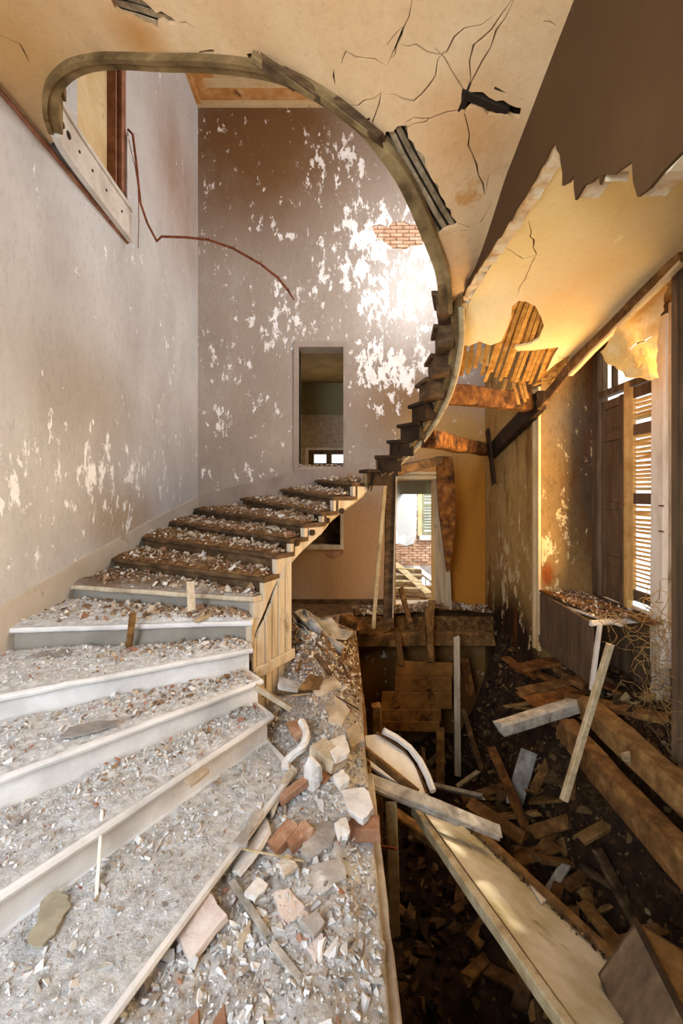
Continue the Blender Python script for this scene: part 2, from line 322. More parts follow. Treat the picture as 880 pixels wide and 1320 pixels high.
m_chip = islands('plaster_chips', [(0, '#dedad5'), (.3, '#c6c1ba'), (.55, '#ece9e5'), (.70, '#b5aca2'), (.86, '#a08e7c'), (.93, '#b08068'), (.965, '#8a8078')])
m_chip_brown = islands('brown_chips', [(0, '#8d7256'), (.2, '#cbb9a0'), (.38, '#a18262'), (.52, '#e6dccd'), (.66, '#7b5d42'), (.8, '#b9a38a'), (.93, '#a0745a')])
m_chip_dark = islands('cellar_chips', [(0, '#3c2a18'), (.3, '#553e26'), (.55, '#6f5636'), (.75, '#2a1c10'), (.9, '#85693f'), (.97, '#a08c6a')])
m_slab = aged('plaster_slab_white', [(.3, '#c5bdb3'), (.5, '#e2dcd4'), (.7, '#f2efea')], 7, bump=.6, bs=50, dirt=('#b29a80', .63))
m_slab_pink = aged('plaster_slab_pink', [(.3, '#b9a196'), (.5, '#d5c4ba'), (.7, '#e5dad2')], 6, bump=.6, bs=50, dirt=('#b98a74', .6))
m_slab_tan = aged('plaster_slab_tan', [(.3, '#98856c'), (.5, '#bba98e'), (.7, '#d6cab6')], 6, bump=.6, bs=50, dirt=('#e8e2d8', .58))
m_slab_grey = aged('plaster_slab_grey', [(.3, '#8b8177'), (.5, '#aaa198'), (.7, '#c8c1b8')], 6, bump=.6, bs=50, dirt=('#e8e4dd', .6))
m_brick = aged('old_brick', [(.3, '#845840'), (.5, '#a07558'), (.7, '#bd9a80')], 9, bump=.6, bs=50, dirt=('#e0d2c2', .63), rnd=.15)
m_brick_pale = aged('lime_washed_brick', [(.3, '#b98a68'), (.5, '#cfa585'), (.7, '#ddc2a8')], 6, bump=.5, bs=40, rnd=.2)
m_mortar = aged('lime_mortar', [(.3, '#a58f78'), (.7, '#cdbda8')], 10, bump=.5)
m_floor = aged('floor_slab', [(.3, '#8c7c6a'), (.5, '#b3a696'), (.7, '#cfc6ba')], 4, bump=.6, bs=30, dirt=('#7a624a', .6))
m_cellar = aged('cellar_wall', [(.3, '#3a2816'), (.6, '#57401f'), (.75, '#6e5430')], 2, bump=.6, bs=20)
m_masonry = aged('hidden_masonry', [(.3, '#8f8272'), (.7, '#b0a494')], 3, bump=.3)
m_room = painted('upper_room_paint', [(.3, '#8b8568'), (.6, '#9c9676')], ('#b5ae8e', '#a39c7c'), .8)
m_room_brown = aged('upper_room_dado', [(.3, '#6b5433'), (.6, '#86693f')], 2)
m_sheet = aged('grey_crumpled_sheet', [(.3, '#6c665f'), (.5, '#97918a'), (.7, '#c2bdb6')], 5, bump=.5, bs=30, dirt=('#8b7350', .62), rnd=.15)
m_root = aged('dry_root', [(.3, '#6d5230'), (.7, '#b3925c')], 20, bump=.3)
m_root_dark = aged('dark_root', [(.3, '#2a1c10'), (.7, '#55401f')], 20, bump=.3)
m_stain = aged('wet_brown_stain', [(.3, '#8a816d'), (.6, '#aaa18c')], 9, rough=.45, bump=.2)
m_tar = aged('grey_damp_stain', [(.3, '#77726c'), (.6, '#9a948d')], 9, rough=.6, bump=.3)
m_board_green = aged('mossy_pale_panel', [(.3, '#8f8560'), (.43, '#b5ad90'), (.54, '#cdc8ba'), (.7, '#e6e3dc')], 1.6, (1, 1, 1), rough=.6, bump=.3, bs=24, dirt=('#6e5f34', .63))
def glow(name, h, st):
    s = NT(name); e = s.n('ShaderNodeEmission', {0: lin(h), 1: st}); s.t.links.new(e.outputs[0], s.t.nodes['Material Output'].inputs[0]); return s.m
gl = NT('old_glass'); gl.b.inputs['Transmission Weight'].default_value = 1; gl.b.inputs['Roughness'].default_value = .25; gl.b.inputs['Base Color'].default_value = (1, .93, .8, 1); gl.b.inputs['IOR'].default_value = 1.1; m_glass = gl.m

# ------------------------------------------------------------------ key curves
WL, WB, WR = -2.6, 7.73, 2.6
I = {1: (-.31, 2.82, .193), 2: (-.51, 3.14, .386), 3: (-.61, 3.28, .579), 4: (-.713, 3.41, .772), 5: (-.74, 3.53, .955), 6: (-.737, 3.62, 1.125),
     7: (-.67, 3.70, 1.273), 8: (-.59, 3.88, 1.45), 9: (-.48, 4.05, 1.573), 10: (-.37, 4.25, 1.706), 11: (-.20, 4.45, 1.814), 12: (-.085, 4.65, 1.975),
     13: (.13, 4.85, 2.132), 14: (.21, 5.0, 2.29), 15: (.29, 5.08, 2.453), 16: (.46, 5.0, 2.627), 17: (.60, 4.9, 2.793), 18: (.74, 4.7, 2.983),
     19: (.78, 4.48, 3.157), 20: (.83, 4.25, 3.32), 21: (.84, 4.0, 3.498), 22: (.81, 3.75, 3.677)}
W = {1: (-1.8, -1.2, .193), 2: (WL, -.23, .386), 3: (WL, 1.26, .579), 4: (WL, 2.325, .772), 5: (WL, 3.33, .955), 6: (WL, 4.09, 1.13), 7: (WL, 4.81, 1.28),
     8: (WL, 5.54, 1.446), 9: (WL, 6.44, 1.59), 10: (WL, 7.53, 1.75), 11: (-1.83, WB, 1.93), 12: (-1.11, WB, 2.09), 13: (-.478, WB, 2.25), 14: (.1, WB, 2.42)}
S = {k: I[k] for k in range(5, 14)}
S.update({14: (.30, 4.97, 2.29), 15: (.42, 5.02, 2.453), 16: (.573, 5.0, 2.627), 17: (.73, 4.92, 2.793), 18: (.87, 4.75, 2.983), 19: (.96, 4.52, 3.157),
          20: (1.0, 4.28, 3.32), 21: (1.0, 4.02, 3.498), 22: (.965, 3.75, 3.677), 23: (.89, 3.5, 3.84)})
SB = {5: .62, 6: .80, 7: .98, 8: 1.2, 9: 1.34, 10: 1.455, 11: 1.60, 12: 1.74, 13: 1.90, 14: 2.04, 15: 2.16, 16: 2.29, 17: 2.47, 18: 2.65, 19: 2.85, 20: 3.02, 21: 3.2, 22: 3.38, 23: 3.53}
RING = [(.89, 3.5, 3.53), (.79, 3.18, 3.66), (.64, 2.94, 3.80), (.438, 2.68, 3.98), (.23, 2.55, 4.14), (0, 2.52, 4.32), (-.27, 2.52, 4.48), (-.513, 2.567, 4.60),
        (-.86, 2.66, 4.73), (-1.21, 2.774, 4.85), (-1.65, 2.93, 5.02), (-1.94, 3.04, 5.08), (-2.19, 3.2, 5.10), (-2.36, 3.4, 5.10), (-2.46, 3.62, 5.10), (-2.51, 3.85, 5.10), (-2.545, 4.4, 5.10), (-2.57, 5.14, 5.10)]
def spline(pts, sub):
    pts = [V(p) for p in pts]; o = []
    for i in range(len(pts)-1):
        a = pts[max(i-1, 0)]; b = pts[i]; c = pts[i+1]; d = pts[min(i+2, len(pts)-1)]
        for k in range(sub):
            t = k/sub; o.append(.5*((2*b)+(c-a)*t+(2*a-5*b+4*c-d)*t*t+(3*b-a-3*c+d)*t**3))
    o.append(pts[-1]); return o
ring = spline(RING, 5)
s1 = rbf(RING[:15]+[(-2.6, 3.15, 5.1), (-2.6, 4.0, 5.1), (-2.6, 1.5, 5.12), (-2.6, -1.4, 5.15), (1.02, 3.44, 3.72), (1.02, 2.62, 3.93), (1.02, 1.83, 4.12), (1.02, .9, 4.4), (1.02, -1.4, 4.9), (-.6, -1.4, 5.12), (-1.2, 1.2, 5.0)])
s2 = rbf([(1.0, 3.67, 3.64), (1.0, 3.0, 3.64), (1.0, 2.0, 3.64), (1.0, 1.0, 3.62), (1.0, -1.4, 3.6), (2.5, -1.4, 3.72), (2.5, 1.2, 3.74), (2.5, 3.125, 3.74), (2.5, 3.82, 3.577), (2.5, 4.66, 3.415), (2.5, 5.5, 3.17), (2.5, 6.87, 2.77),
          (.95, 4.75, 2.85), (1.04, 4.3, 3.14), (1.02, 3.95, 3.42)])
def px1(l): return [hit(s1, x, y, 1.0, 5.5) for x, y in l]
def px2(l): return [hit(s2, x, y, 1.2, 7.5) for x, y in l]
xy = lambda l: [(p.x, p.y) for p in l]

# ------------------------------------------------------------------ room shell
rect = lambda a, b, c, d: [(a, b), (c, b), (c, d), (a, d)]
def wall(name, outline, holes, mapf, th, mat, step=.7): return sheet(outline, holes, mapf, th, step).build(name, mat, kind='structure', origin=False)
wall('wall_left', rect(-1.6, -2.9, 8.05, 9.3), [rect(4.2, 5.52, 5.02, 7.9)], lambda u, v, d: (WL-d, u, v), .3, m_wall_left)
patch_px = [(478, 291), (490, 289), (500, 293), (504, 287), (520, 285), (526, 288), (545, 287), (548, 300), (545, 316), (528, 318), (520, 322), (508, 320), (495, 313), (484, 306)]
patch = [((x-CX)/F*WB, EYE+(HZ-y)/F*WB) for x, y in patch_px]
updoor = rect(-.77, 2.5, .035, 4.66); lowdoor = rect(.98, 0, 1.69, 2.27); niche = rect(-.9, 1.07, -.02, 2.05)
wb = wall('wall_back', rect(-2.9, -2.9, 3.4, 9.3), [updoor, lowdoor, niche, dense(patch, .03, .012)], lambda u, v, d: (u, WB+d, v), .035, m_wall_back, .5)
wall('wall_back.001', rect(-2.9, -2.9, 3.4, 9.3), [updoor, lowdoor, niche], lambda u, v, d: (u, WB+.05+d, v), .27, m_masonry)
pa = np.array(patch); bl = MB().box((pa[:, 0].min()-.05, WB+.045, pa[:, 1].min()-.05), (pa[:, 0].max()+.05, WB+.05, pa[:, 1].max()+.05))
o = bl.build('mortar_bed', m_mortar, wb)
z = pa[:, 1].min()-.02; row = 0; bmesh0 = None
while z < pa[:, 1].max()+.02:
    x = pa[:, 0].min()-.1+(row % 2)*.115
    while x < pa[:, 0].max()+.06:
        if inpoly(np.array([[x+.1, z+.03]]), [tuple(q) for q in pa]).any() or inpoly(np.array([[x+.03, z+.03], [x+.18, z+.03]]), [tuple(q) for q in pa]).any():
            if bmesh0 is None: bmesh0 = MB().box((x, WB+.012, z), (x+.213, WB+.05, z+.055)).build('brick', m_brick_pale, wb, bev=.006); b0 = bmesh0.location.copy(); bx0 = (x, z)
            else:
                c = copy_of(bmesh0); c.location = b0+V((x-bx0[0], random.uniform(-.004, .008), z-bx0[1])); c.parent = wb
        x += .228
    z += .068; row += 1
wall('wall_right', rect(-1.6, -2.9, 8.05, 9.3), [rect(3.3, -.6, 5.56, 3.92), rect(4.3, 5.5, 6.3, 7.9)], lambda u, v, d: (WR+d, u, v), .84, m_wall_right)
wall('wall_front', rect(-2.9, -2.9, 3.4, 9.3), [rect(-2.35, .4, -.75, 3.7)], lambda u, v, d: (u, -1.5-d, v), .3, m_masonry)
MB().box((-2.9, -1.8, 9.29), (3.4, 8.05, 9.45)).build('ceiling', m_cream, kind='structure', origin=False)
k = MB()
m_cornice = aged('cornice_orange_light', [(.3, '#a8703a'), (.5, '#c99255'), (.7, '#e2b985')], 3, bump=.5, bs=20, dirt=('#7c4a20', .58))  # orange light on the cornice is put into this colour
k2 = MB()
for i, (dz, dy) in enumerate(((0, .07), (.09, .22), (.15, .40), (.22, .62))): (k2 if i % 2 else k).box((WL, WB-dy, 9.0+dz), (WR, WB, 9.08+dz))
k2.build('trim_14', m_cornice, kind='structure', origin=False)
k.build('trim_1', m_cream, kind='structure', origin=False)
k = MB()
for (dz, dy) in ((0, .07), (.09, .22), (.15, .40), (.22, .62)): k.box((WL, 3, 9.0+dz), (WL+dy, WB-dy, 9.08+dz))
k.build('trim_2', m_cornice, kind='structure', origin=False)

# floors
fl = [(WL, -1.5), (.17, -1.5)]+[(.17+random.uniform(-.012, .012), y) for y in np.arange(-1.2, 4.2, .1)]+[(.19+random.uniform(-.03, .03), y) for y in np.arange(4.2, 7.7, .12)]+[(.2, WB), (WL, WB)]
sheet(fl, [], lambda u, v, d: (u, v, -.02-d), .14, .6, ostep=3).build('floor', m_floor, kind='structure', origin=False)
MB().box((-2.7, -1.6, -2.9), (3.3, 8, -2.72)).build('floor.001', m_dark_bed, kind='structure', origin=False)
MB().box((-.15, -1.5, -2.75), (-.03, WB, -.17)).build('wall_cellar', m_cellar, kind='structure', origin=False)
MB().box((.2, 7.32, -.42), (2.6, WB, -.1)).build('floor.002', m_brown_bed, kind='structure', origin=False)
eb = MB()
for y0 in np.arange(-1.4, 3.0, 1.5): eb.timber((.205, y0, -.11), (.205, y0+1.5, -.11), .055, .16, jit=.006, rag=.0, seg=16)
eb.build('trim_3', m_floor, kind='structure')
eb = MB()
for y0 in np.arange(3.05, 7.2, 1.4): eb.timber((.2, y0, -.14), (.2, y0+1.38, -.14), .05, .14, jit=.01, rag=.03, seg=14)
eb.build('trim_4', m_brown_wood, kind='structure')

# upper room seen through the upper doorway
rm = MB(); rm.box((-2.2, 11.9, 2.0), (1.6, 12.05, 5.2)); rm.build('wall_upper_room', m_room, kind='structure', origin=False)
MB().box((-2.2, 11.86, 2.0), (1.6, 11.9, 3.75)).build('wall_upper_room_dado', m_room_brown, kind='structure', origin=False)
MB().box((-2.3, 8.05, 2.0), (-2.2, 12, 5.2)).build('wall_upper_room_side', m_room, kind='structure', origin=False)
MB().box((1.6, 8.05, 2.0), (1.7, 12, 5.2)).build('wall_upper_room_far_side', m_room, kind='structure', origin=False)
MB().box((-2.3, 8.05, 5.1), (1.7, 12, 5.25)).build('ceiling.001', m_room_brown, kind='structure', origin=False)
MB().box((-2.3, 8.0, 2.3), (1.7, 12, 2.46)).build('floor.003', m_brown_bed, kind='structure', origin=False)
wn = empty('window_2', (-.5, 11.85, 2.8), kind='structure')
k = MB(); x0, x1, z0, z1 = -1.0, .25, 2.55, 3.28
k.box((x0, 11.78, z1-.06), (x1, 11.86, z1)); k.box((x0, 11.78, z0), (x0+.09, 11.86, z1-.06)); k.box((x1-.09, 11.78, z0), (x1, 11.86, z1-.06)); k.build('window_surround', m_frame, wn)
k = MB()
for (a, b, c, d) in ((x0+.09, 3.1, x1-.09, 3.22), (x0+.09, 2.55, x1-.09, 2.86), (x0+.09, 2.86, x0+.24, 3.1), (-.42, 2.86, -.27, 3.1), (x1-.2, 2.86, x1-.09, 3.1)): k.box((a, 11.8, b), (c, 11.855, d))
k.build('sash', m_shutter, wn)
for (a, c) in ((x0+.24, -.42), (-.27, x1-.2)): MB().box((a, 11.83, 2.86), (c, 11.856, 3.1)).build('pane', bpy.data.materials.get('glowing_pane') or glow('glowing_pane', '#f4f6f0', 1.3), wn)  # panes glow in place of daylight; the wall behind is closed
d1 = empty('door_1', (-.37, WB, 2.5), kind='structure')
k = MB(); k.box((-.86, WB-.025, 2.42), (-.77, WB+.0, 4.76)); k.box((.035, WB-.025, 2.42), (.085, WB, 4.76)); k.box((-.861, WB-.028, 4.66), (.086, WB, 4.762)); k.build('door_frame', m_taupe, d1)
k = MB(); k.box((-.775, WB, 2.46), (-.77, WB+.3, 4.66)); k.box((-.77, WB, 4.655), (.035, WB+.3, 4.665)); k.build('door_lining', m_taupe, d1)

# niche with a wooden frame under the stair
nf = empty('window_3', (-.46, WB, 1.07), kind='structure')
k = MB(); k.box((-.98, WB-.03, 1.0), (.04, WB+.06, 1.08)); k.box((-.02, WB-.03, 1.08), (.04, WB+.06, 2.1)); k.build('window_frame', m_tan_wood, nf)
MB().box((-.9, WB+.3, 1.07), (-.02, WB+.33, 2.1)).build('niche_shade_board', m_dark_wood, nf)  # dark board stands in for the shade inside the niche
sheet(dense([(-.28, .93), (-.1, .99), (.03, .99), (.02, .93), (-.08, .88), (-.2, .85)], .03, .012), [], lambda u, v, d: (u, WB-.012+d, v), .01, .05).build('trim_5', m_brick, kind='structure')
MB().box((-2.5, WB-.02, 0), (.9, WB, .1)).build('baseboard_back', m_dark_wood, kind='structure', origin=False)

# tan soffit of the flight overhead, cracked, with holes where the laths show
out1 = [(p.x, p.y) for p in ring if p.y < 3.75 or p.x > 0]+[(WL, 3.8), (WL, -1.5), (1.03, -1.5), (1.03, 3.4), (.98, 3.52)]
holes1 = []
lp = [(487, 180), (505, 168), (522, 163), (527, 178), (546, 205), (566, 247), (590, 288), (566, 303), (553, 288), (528, 240), (508, 205)]
for poly, jt in ((lp, .012), ([(140, -6), (180, -6), (200, 14), (224, 22), (232, 37), (210, 27), (204, 40), (180, 32), (152, 12)], .02), ([(318, 70), (334, 67), (332, 84), (322, 82)], .01), ([(256, 66), (276, 65), (277, 72), (258, 71)], .005), ([(595, 122), (612, 117), (640, 128), (672, 140), (670, 152), (630, 147), (606, 138), (600, 146), (592, 140)], .01), ([(466, 155), (476, 152), (480, 160), (470, 160)], .004)):
    holes1.append(dense(xy(px1(poly)), .03, jt))
CR = [[(531, 0), (520, 40), (499, 84)], [(499, 58), (519, 35)], [(521, 34), (510, 60), (503, 76)], [(660, 0), (632, 38), (612, 60), (600, 120)], [(640, 17), (600, 40), (574, 65), (566, 75), (536, 62), (515, 57)], [(574, 65), (545, 125), (520, 130), (500, 122)],
      [(450, 136), (470, 132), (491, 120)], [(491, 120), (478, 158), (490, 180)], [(490, 180), (520, 165), (560, 150), (592, 143), (612, 133)], [(590, 288), (605, 292), (620, 288), (634, 262)], [(566, 303), (592, 294), (612, 297)],
      [(440, 82), (447, 69), (470, 72), (497, 85)], [(600, 120), (625, 80), (662, 0)], [(598, 146), (607, 200), (625, 250), (630, 225)], [(0, 45), (25, 58), (38, 80)], [(230, 30), (250, 36)], [(700, 28), (716, 33)], [(560, 62), (583, 92), (600, 120)], [(430, 90), (432, 110)], [(520, 160), (532, 150), (560, 152)], [(275, 72), (300, 78), (318, 76)]]
for c in CR: holes1.append(crack(xy(px1(c)), .013))
so1 = sheet(out1, holes1, lambda u, v, d: (u, v, s1(u, v)+d+.004*float(fbm(u*3, v*3, 2))), .025, .09, ostep=.08).build('ceiling.002', m_soffit, kind='structure', origin=False)
sheet(out1, [], lambda u, v, d: (u, v, s1(u, v)+.055+d), .05, .3, ostep=.2).build('ceiling.003', m_void, kind='structure', origin=False)  # dark backing sheet: paints the shade in cracks and holes, stops light leaking
def laths(parent, f, rows, mat, wd=.034, th=.01, zo=.028):
    for (a, b) in rows:
        p, q = hit(f, *a), hit(f, *b); n = 5; k = MB()
        pts = [p.lerp(q, i/n) for i in range(n+1)]; pts = [V((r.x, r.y, f(r.x, r.y)+zo)) for r in pts]
        sd = V((q.y-p.y, p.x-q.x, 0)).normalized()*wd/2
        vs = []; fs = []
        for r in pts:
            j = V((random.gauss(0, .0015), 0, random.gauss(0, .0015))); vs += [r-sd+j, r+sd+j, r+sd+j+V((0, 0, th)), r-sd+j+V((0, 0, th))]
        for i in range(n): fs += [(4*i+c, 4*i+(c+1) % 4, 4*i+4+(c+1) % 4, 4*i+4+c) for c in range(4)]
        fs += [(3, 2, 1, 0), (4*n, 4*n+1, 4*n+2, 4*n+3)]
        k.add(vs, fs); k.build('lath', mat, parent)
rows = []
for i in range(5):
    t = i/4; rows.append(((486+t*34, 186-t*26), (556+t*36, 312-t*22)))
laths(so1, s1, rows, m_lath_dim)
laths(so1, s1, [((140+i*4, 14-i*10+4), (232+i*3, 46-i*10)) for i in range(5)], m_lath_dim)
for a, b, w_ in (((598, 124), (650, 145), .05), ((640, 122), (672, 136), .05), ((596, 140), (606, 118), .04)):
    p, q = hit(s1, *a), hit(s1, *b); MB().timber(p+V((0, 0, .02)), q+V((0, 0, .02)), w_, .03, jit=.008).build('broken_lath', m_void, so1)

# brown wall hanging beside the stair flight, its lower edge broken off in teeth
def bw(x, y): Y = F*1.0/(x-CX); return (Y, EYE+(HZ-y)/F*Y)
low = [bw(*q) for q in ((592, 388), (610, 356), (640, 310), (668, 266), (690, 228), (715, 183), (722, 212), (724, 240), (733, 232), (739, 225), (741, 256), (752, 242), (763, 230), (772, 224), (774, 238), (778, 222), (790, 226), (812, 211), (818, 230), (821, 253), (836, 240), (856, 222), (880, 194))]
top = [(y, s1(1.02, y)+.02) for y in np.arange(-1.5, 3.66, .2)]
bwp = dense(low, .05, .012, closed=False)+[low[-1], (1.0, 2.75), (-1.5, 2.75)]+top
sheet(bwp, [], lambda u, v, d: (1.0+d, u, v), .012, .12, ostep=.2).build('wall_upper', m_brown, kind='structure', origin=False)
bwp2 = [(u, v+.012) for u, v in dense(low, .05, .014, closed=False)]+[low[-1], (1.0, 2.76), (-1.5, 2.76)]+top
sheet(bwp2, [], lambda u, v, d: (1.013+d, u, v), .085, .12, ostep=.2).build('wall_upper.001', m_edge, kind='structure', origin=False)

# yellow soffit of the flight below, broken away at its far end
rim = px2([(583, 396), (584, 420), (590, 444), (604, 447), (618, 441), (632, 446), (646, 441)])
lo2 = [(646, 441), (652, 428), (658, 412), (660, 396), (668, 389), (678, 390), (690, 396), (697, 410), (701, 421), (694, 438), (684, 444), (672, 447), (663, 449), (666, 453), (690, 452), (712, 449), (720, 448), (712, 462), (704, 480), (716, 470), (735, 458), (730, 475), (720, 492), (733, 487), (742, 474)]
pl2 = xy(px2(lo2)); rimxy = xy(rim)
left2 = [(1.09, y) for y in np.arange(-1.4, 3.6, .25)]
out2 = [(1.09, -1.5), (2.6, -1.5), (2.6, 3.2), (2.6, 4.0)]+[(2.6, 4.75)]+pl2[::-1]+rimxy[::-1][1:]+[(1.09, 3.65)]+left2[::-1][:-1]
cr2 = [crack(xy(px2(c)), .012) for c in ([(650, 318), (664, 330), (676, 334), (690, 330), (684, 306), (681, 285)], [(690, 330), (678, 355), (664, 385)], [(588, 405), (600, 400), (625, 345)], [(742, 474), (700, 446)])]
so2 = sheet(out2, cr2, lambda u, v, d: (u, v, s2(u, v)+d+.01*float(fbm(u*2, v*2, 5))), .022, .1, ostep=.05).build('ceiling.004', m_yellow, kind='structure', origin=False)
sheet([(1.1, -1.5), (2.6, -1.5), (2.6, 4.6), (1.1, 3.9)], [], lambda u, v, d: (u, v, s2(u, v)+.05+d), .03, .3, ostep=.3).build('ceiling.005', m_lath, kind='structure', origin=False)
rows = [((592+i*6.6+random.uniform(-2, 2), 489+random.uniform(-6, 8)+(6 if i > 9 else 0)), (628+i*7.2, 384-i*.5)) for i in range(5, 19)]
rows += [((585+i*9, 486+random.uniform(-8, 6)), (592+i*10, 428)) for i in range(5)]
laths(so2, s2, rows, m_lath, .036, .01)
for i, (a, b) in enumerate((((660, 488), (668, 519)), ((667, 487), (676, 516)), ((674, 490), (679, 512)), ((664, 486), (661, 500)), ((702, 484), (727, 470)), ((708, 494), (731, 474)), ((690, 496), (716, 486)), ((652, 490), (648, 502)))):
    MB().timber(P(*a, 4.95), P(*b, 4.8), .035, .012, jit=.004).build('hanging_lath', m_lath, so2)
p1, p2 = P(659, 452, 4.55), P(718, 449, 4.65); MB().timber(p1, p2, .045, .02, jit=.005).build('plaster_strip', m_edge, so2)
sheet([(0, 0), (.16, .03), (.15, -.12), (.10, -.2), (.02, -.16)], [], lambda u, v, d: P(592, 455, 4.45)+V((u, d, v)), .012, .05).build('plaster_scrap', m_yellow, so2)
sheet([(0, 0), (.12, .04), (.09, -.18), (.0, -.14)], [], lambda u, v, d: P(618, 450, 4.5)+V((u, d, v)), .012, .05).build('plaster_scrap', m_yellow, so2)
# cornice strip where that soffit meets the window wall
cs = [(880, 326), (850, 357), (820, 387), (790, 417), (765, 441), (748, 459), (735, 472), (715, 498), (694, 520)]
c3 = [PX(x, y+2, 2.45) for x, y in cs]
k = MB(); c4 = [PX(x, y+11, 2.44) for x, y in cs]
for i in range(len(c3)-1): k.timber(c3[i], c3[i+1], .05, .13, seg=3, jit=.004, rag=0)
k.build('trim_6', m_brown_wood, kind='structure')
k = MB()
for i in range(6): k.timber(c4[i], c4[i+1], .05, .028, seg=3, jit=.003, rag=0)
k.build('trim_7', m_cream, kind='structure')

# skirting that climbs the wall with the stair
sk = [PX(x, y, WL) for x, y in ((-160, 868), (0, 780), (100, 722), (180, 678), (250, 642))]
poly = [(p.y, p.z) for p in sk]; poly = poly+[(WB, poly[-1][1])]+[(WB, .9), (1.5, .2)]
sheet(poly, [], lambda u, v, d: (WL+.022-d, u, v), .022, .5).build('baseboard_left', m_skirt, kind='structure', origin=False)
poly = [(-2.6, 1.96), (-1.9, 2.15), (-1.3, 2.29), (-.75, 2.44), (.1, 2.5), (.5, 2.62), (.5, 2.3), (-2.6, 1.5)]
sheet(poly, [], lambda u, v, d: (u, WB-.022+d, v), .022, .4).build('baseboard_back.001', m_taupe, kind='structure', origin=False)

# ------------------------------------------------------------------ the staircase
stair = empty('staircase', (-1.6, 3.5, 0), 'half-collapsed winding wooden staircase curling up from the rubble floor round an open well', 'staircase')
LAST = 13
for n in range(1, LAST+1):
    w0, i0 = V(W[n]), V(I[n]); w1, i1 = V(W[n+1]), V(I[n+1]); zi, zw = i0.z, w0.z
    if n == 13: i1 = V((.24, 5.05, zi)); w1 = V((.05, WB, zw))
    dirn = (w0-i0).to_2d().normalized(); fw = V((-dirn.y, dirn.x)); fw = -fw if fw.dot((w1-w0).to_2d()+(i1-i0).to_2d()) > 0 else fw
    fw3 = V((fw.x, fw.y, 0)); back = -fw3*.05
    poly = [V((w0.x, w0.y, zw)), V((i0.x, i0.y, zi)), V((i1.x, i1.y, zi))+back, V((w1.x, w1.y, zw))+back]
    if n == 1: poly.append(V((WL, -1.3, zw)))
    if n == 10: poly[3:4] = [V((-1.83, WB, zw)), V((WL, WB, zw))]
    mt = m_white_wood if n <= 5 else (m_tan_wood if n == 6 else m_dark_wood)
    k = MB(); k.prism([p-V((0, 0, .042)) for p in poly], (0, 0, .042))
    L = 14; ed = [poly[0].lerp(poly[1], i/L)-V((0, 0, .021))+V((0, 0, random.gauss(0, .002))) for i in range(L+1)]
    k.tube(ed, [.0215+random.gauss(0, .0012) for _ in ed], 8)
    rt = k.build('tread', mt, stair)
    zlo_i = I[n-1][2] if n > 1 else 0; zlo_w = W[n-1][2] if n > 1 else 0
    a = w0-fw3*.035; b = i0-fw3*.035+(w0-i0).normalized()*.015
    k = MB(); N_ = 8; pts = []
    for i in range(N_+1):
        t = i/N_; p = a.lerp(b, t); zt = zw+(zi-zw)*t-.04; zb = zlo_w+(zlo_i-zlo_w)*t-.03
        q = -fw3*.022; pts += [(p.x, p.y, zb), (p.x, p.y, zt), (p.x+q.x, p.y+q.y, zt), (p.x+q.x, p.y+q.y, zb)]
    fs = [(4*i+c, 4*i+(c+1) % 4, 4*i+4+(c+1) % 4, 4*i+4+c) for i in range(N_) for c in range(4)]+[(3, 2, 1, 0), (4*N_, 4*N_+1, 4*N_+2, 4*N_+3)]
    k.add(pts, fs); k.build('riser', m_white_wood if n <= 4 else (m_grey_paint if n < 7 else m_dark_wood), stair)
# broken stubs of the treads that climb on round the well
for n in range(14, 23):
    p = V(I[n]); s_a = V(S[n]); nx = V(S[min(n+1, 23)]); tan = V((nx.x-s_a.x, nx.y-s_a.y, 0)).normalized(); outw = V((tan.y, -tan.x, 0))
    if outw.dot(V((s_a.x-.0, s_a.y-3.7, 0))) < 0: outw = -outw
    ov = max(.06, min(.2, (V((s_a.x, s_a.y, 0))-V((p.x, p.y, 0))).dot(outw))); base = V((s_a.x, s_a.y, p.z))
    L = .30; a = base-outw*ov; b = base+outw*(.16 if n < 18 else .1)
    mt = m_black_wood if n < 19 else m_dark_wood  # lower stubs nearly black, upper ones dark brown
    poly = [a-tan*.03, b-tan*.03+outw*random.uniform(-.05, .03), b+tan*L*random.uniform(.6, .9), b.lerp(a, .5)+tan*L*.85, a+tan*L]
    k = MB(); k.prism([q-V((0, 0, .04)) for q in poly], (0, 0, .04)); k.build('tread', mt, stair, bev=.008)
    if n > 13:
        k = MB(); a2 = base-outw*.03; b2 = base+outw*.12
        k.prism([a2-V((0, 0, .17)), b2-V((0, 0, .17)), b2-V((0, 0, .04)), a2-V((0, 0, .04))], tan*.022)
        a3 = base-outw*(ov-.04); k.prism([a3-V((0, 0, .19)), base+outw*.02-V((0, 0, .19)), base+outw*.02-V((0, 0, .04)), a3-V((0, 0, .04))], tan*L*.93); k.build('riser', mt, stair)
    if n < 18:
        for q in range(1):
            c = base+tan*random.uniform(0, .25)-outw*random.uniform(-.1, .06)+V((0, 0, -.03))
            MB().timber(c, c+V((random.uniform(-.06, .06), random.uniform(-.05, .05), -random.uniform(.08, .22))), random.uniform(.03, .08), .015, (1, 0, 0), 4, .008, .05).build('splinter', m_black_wood, stair)
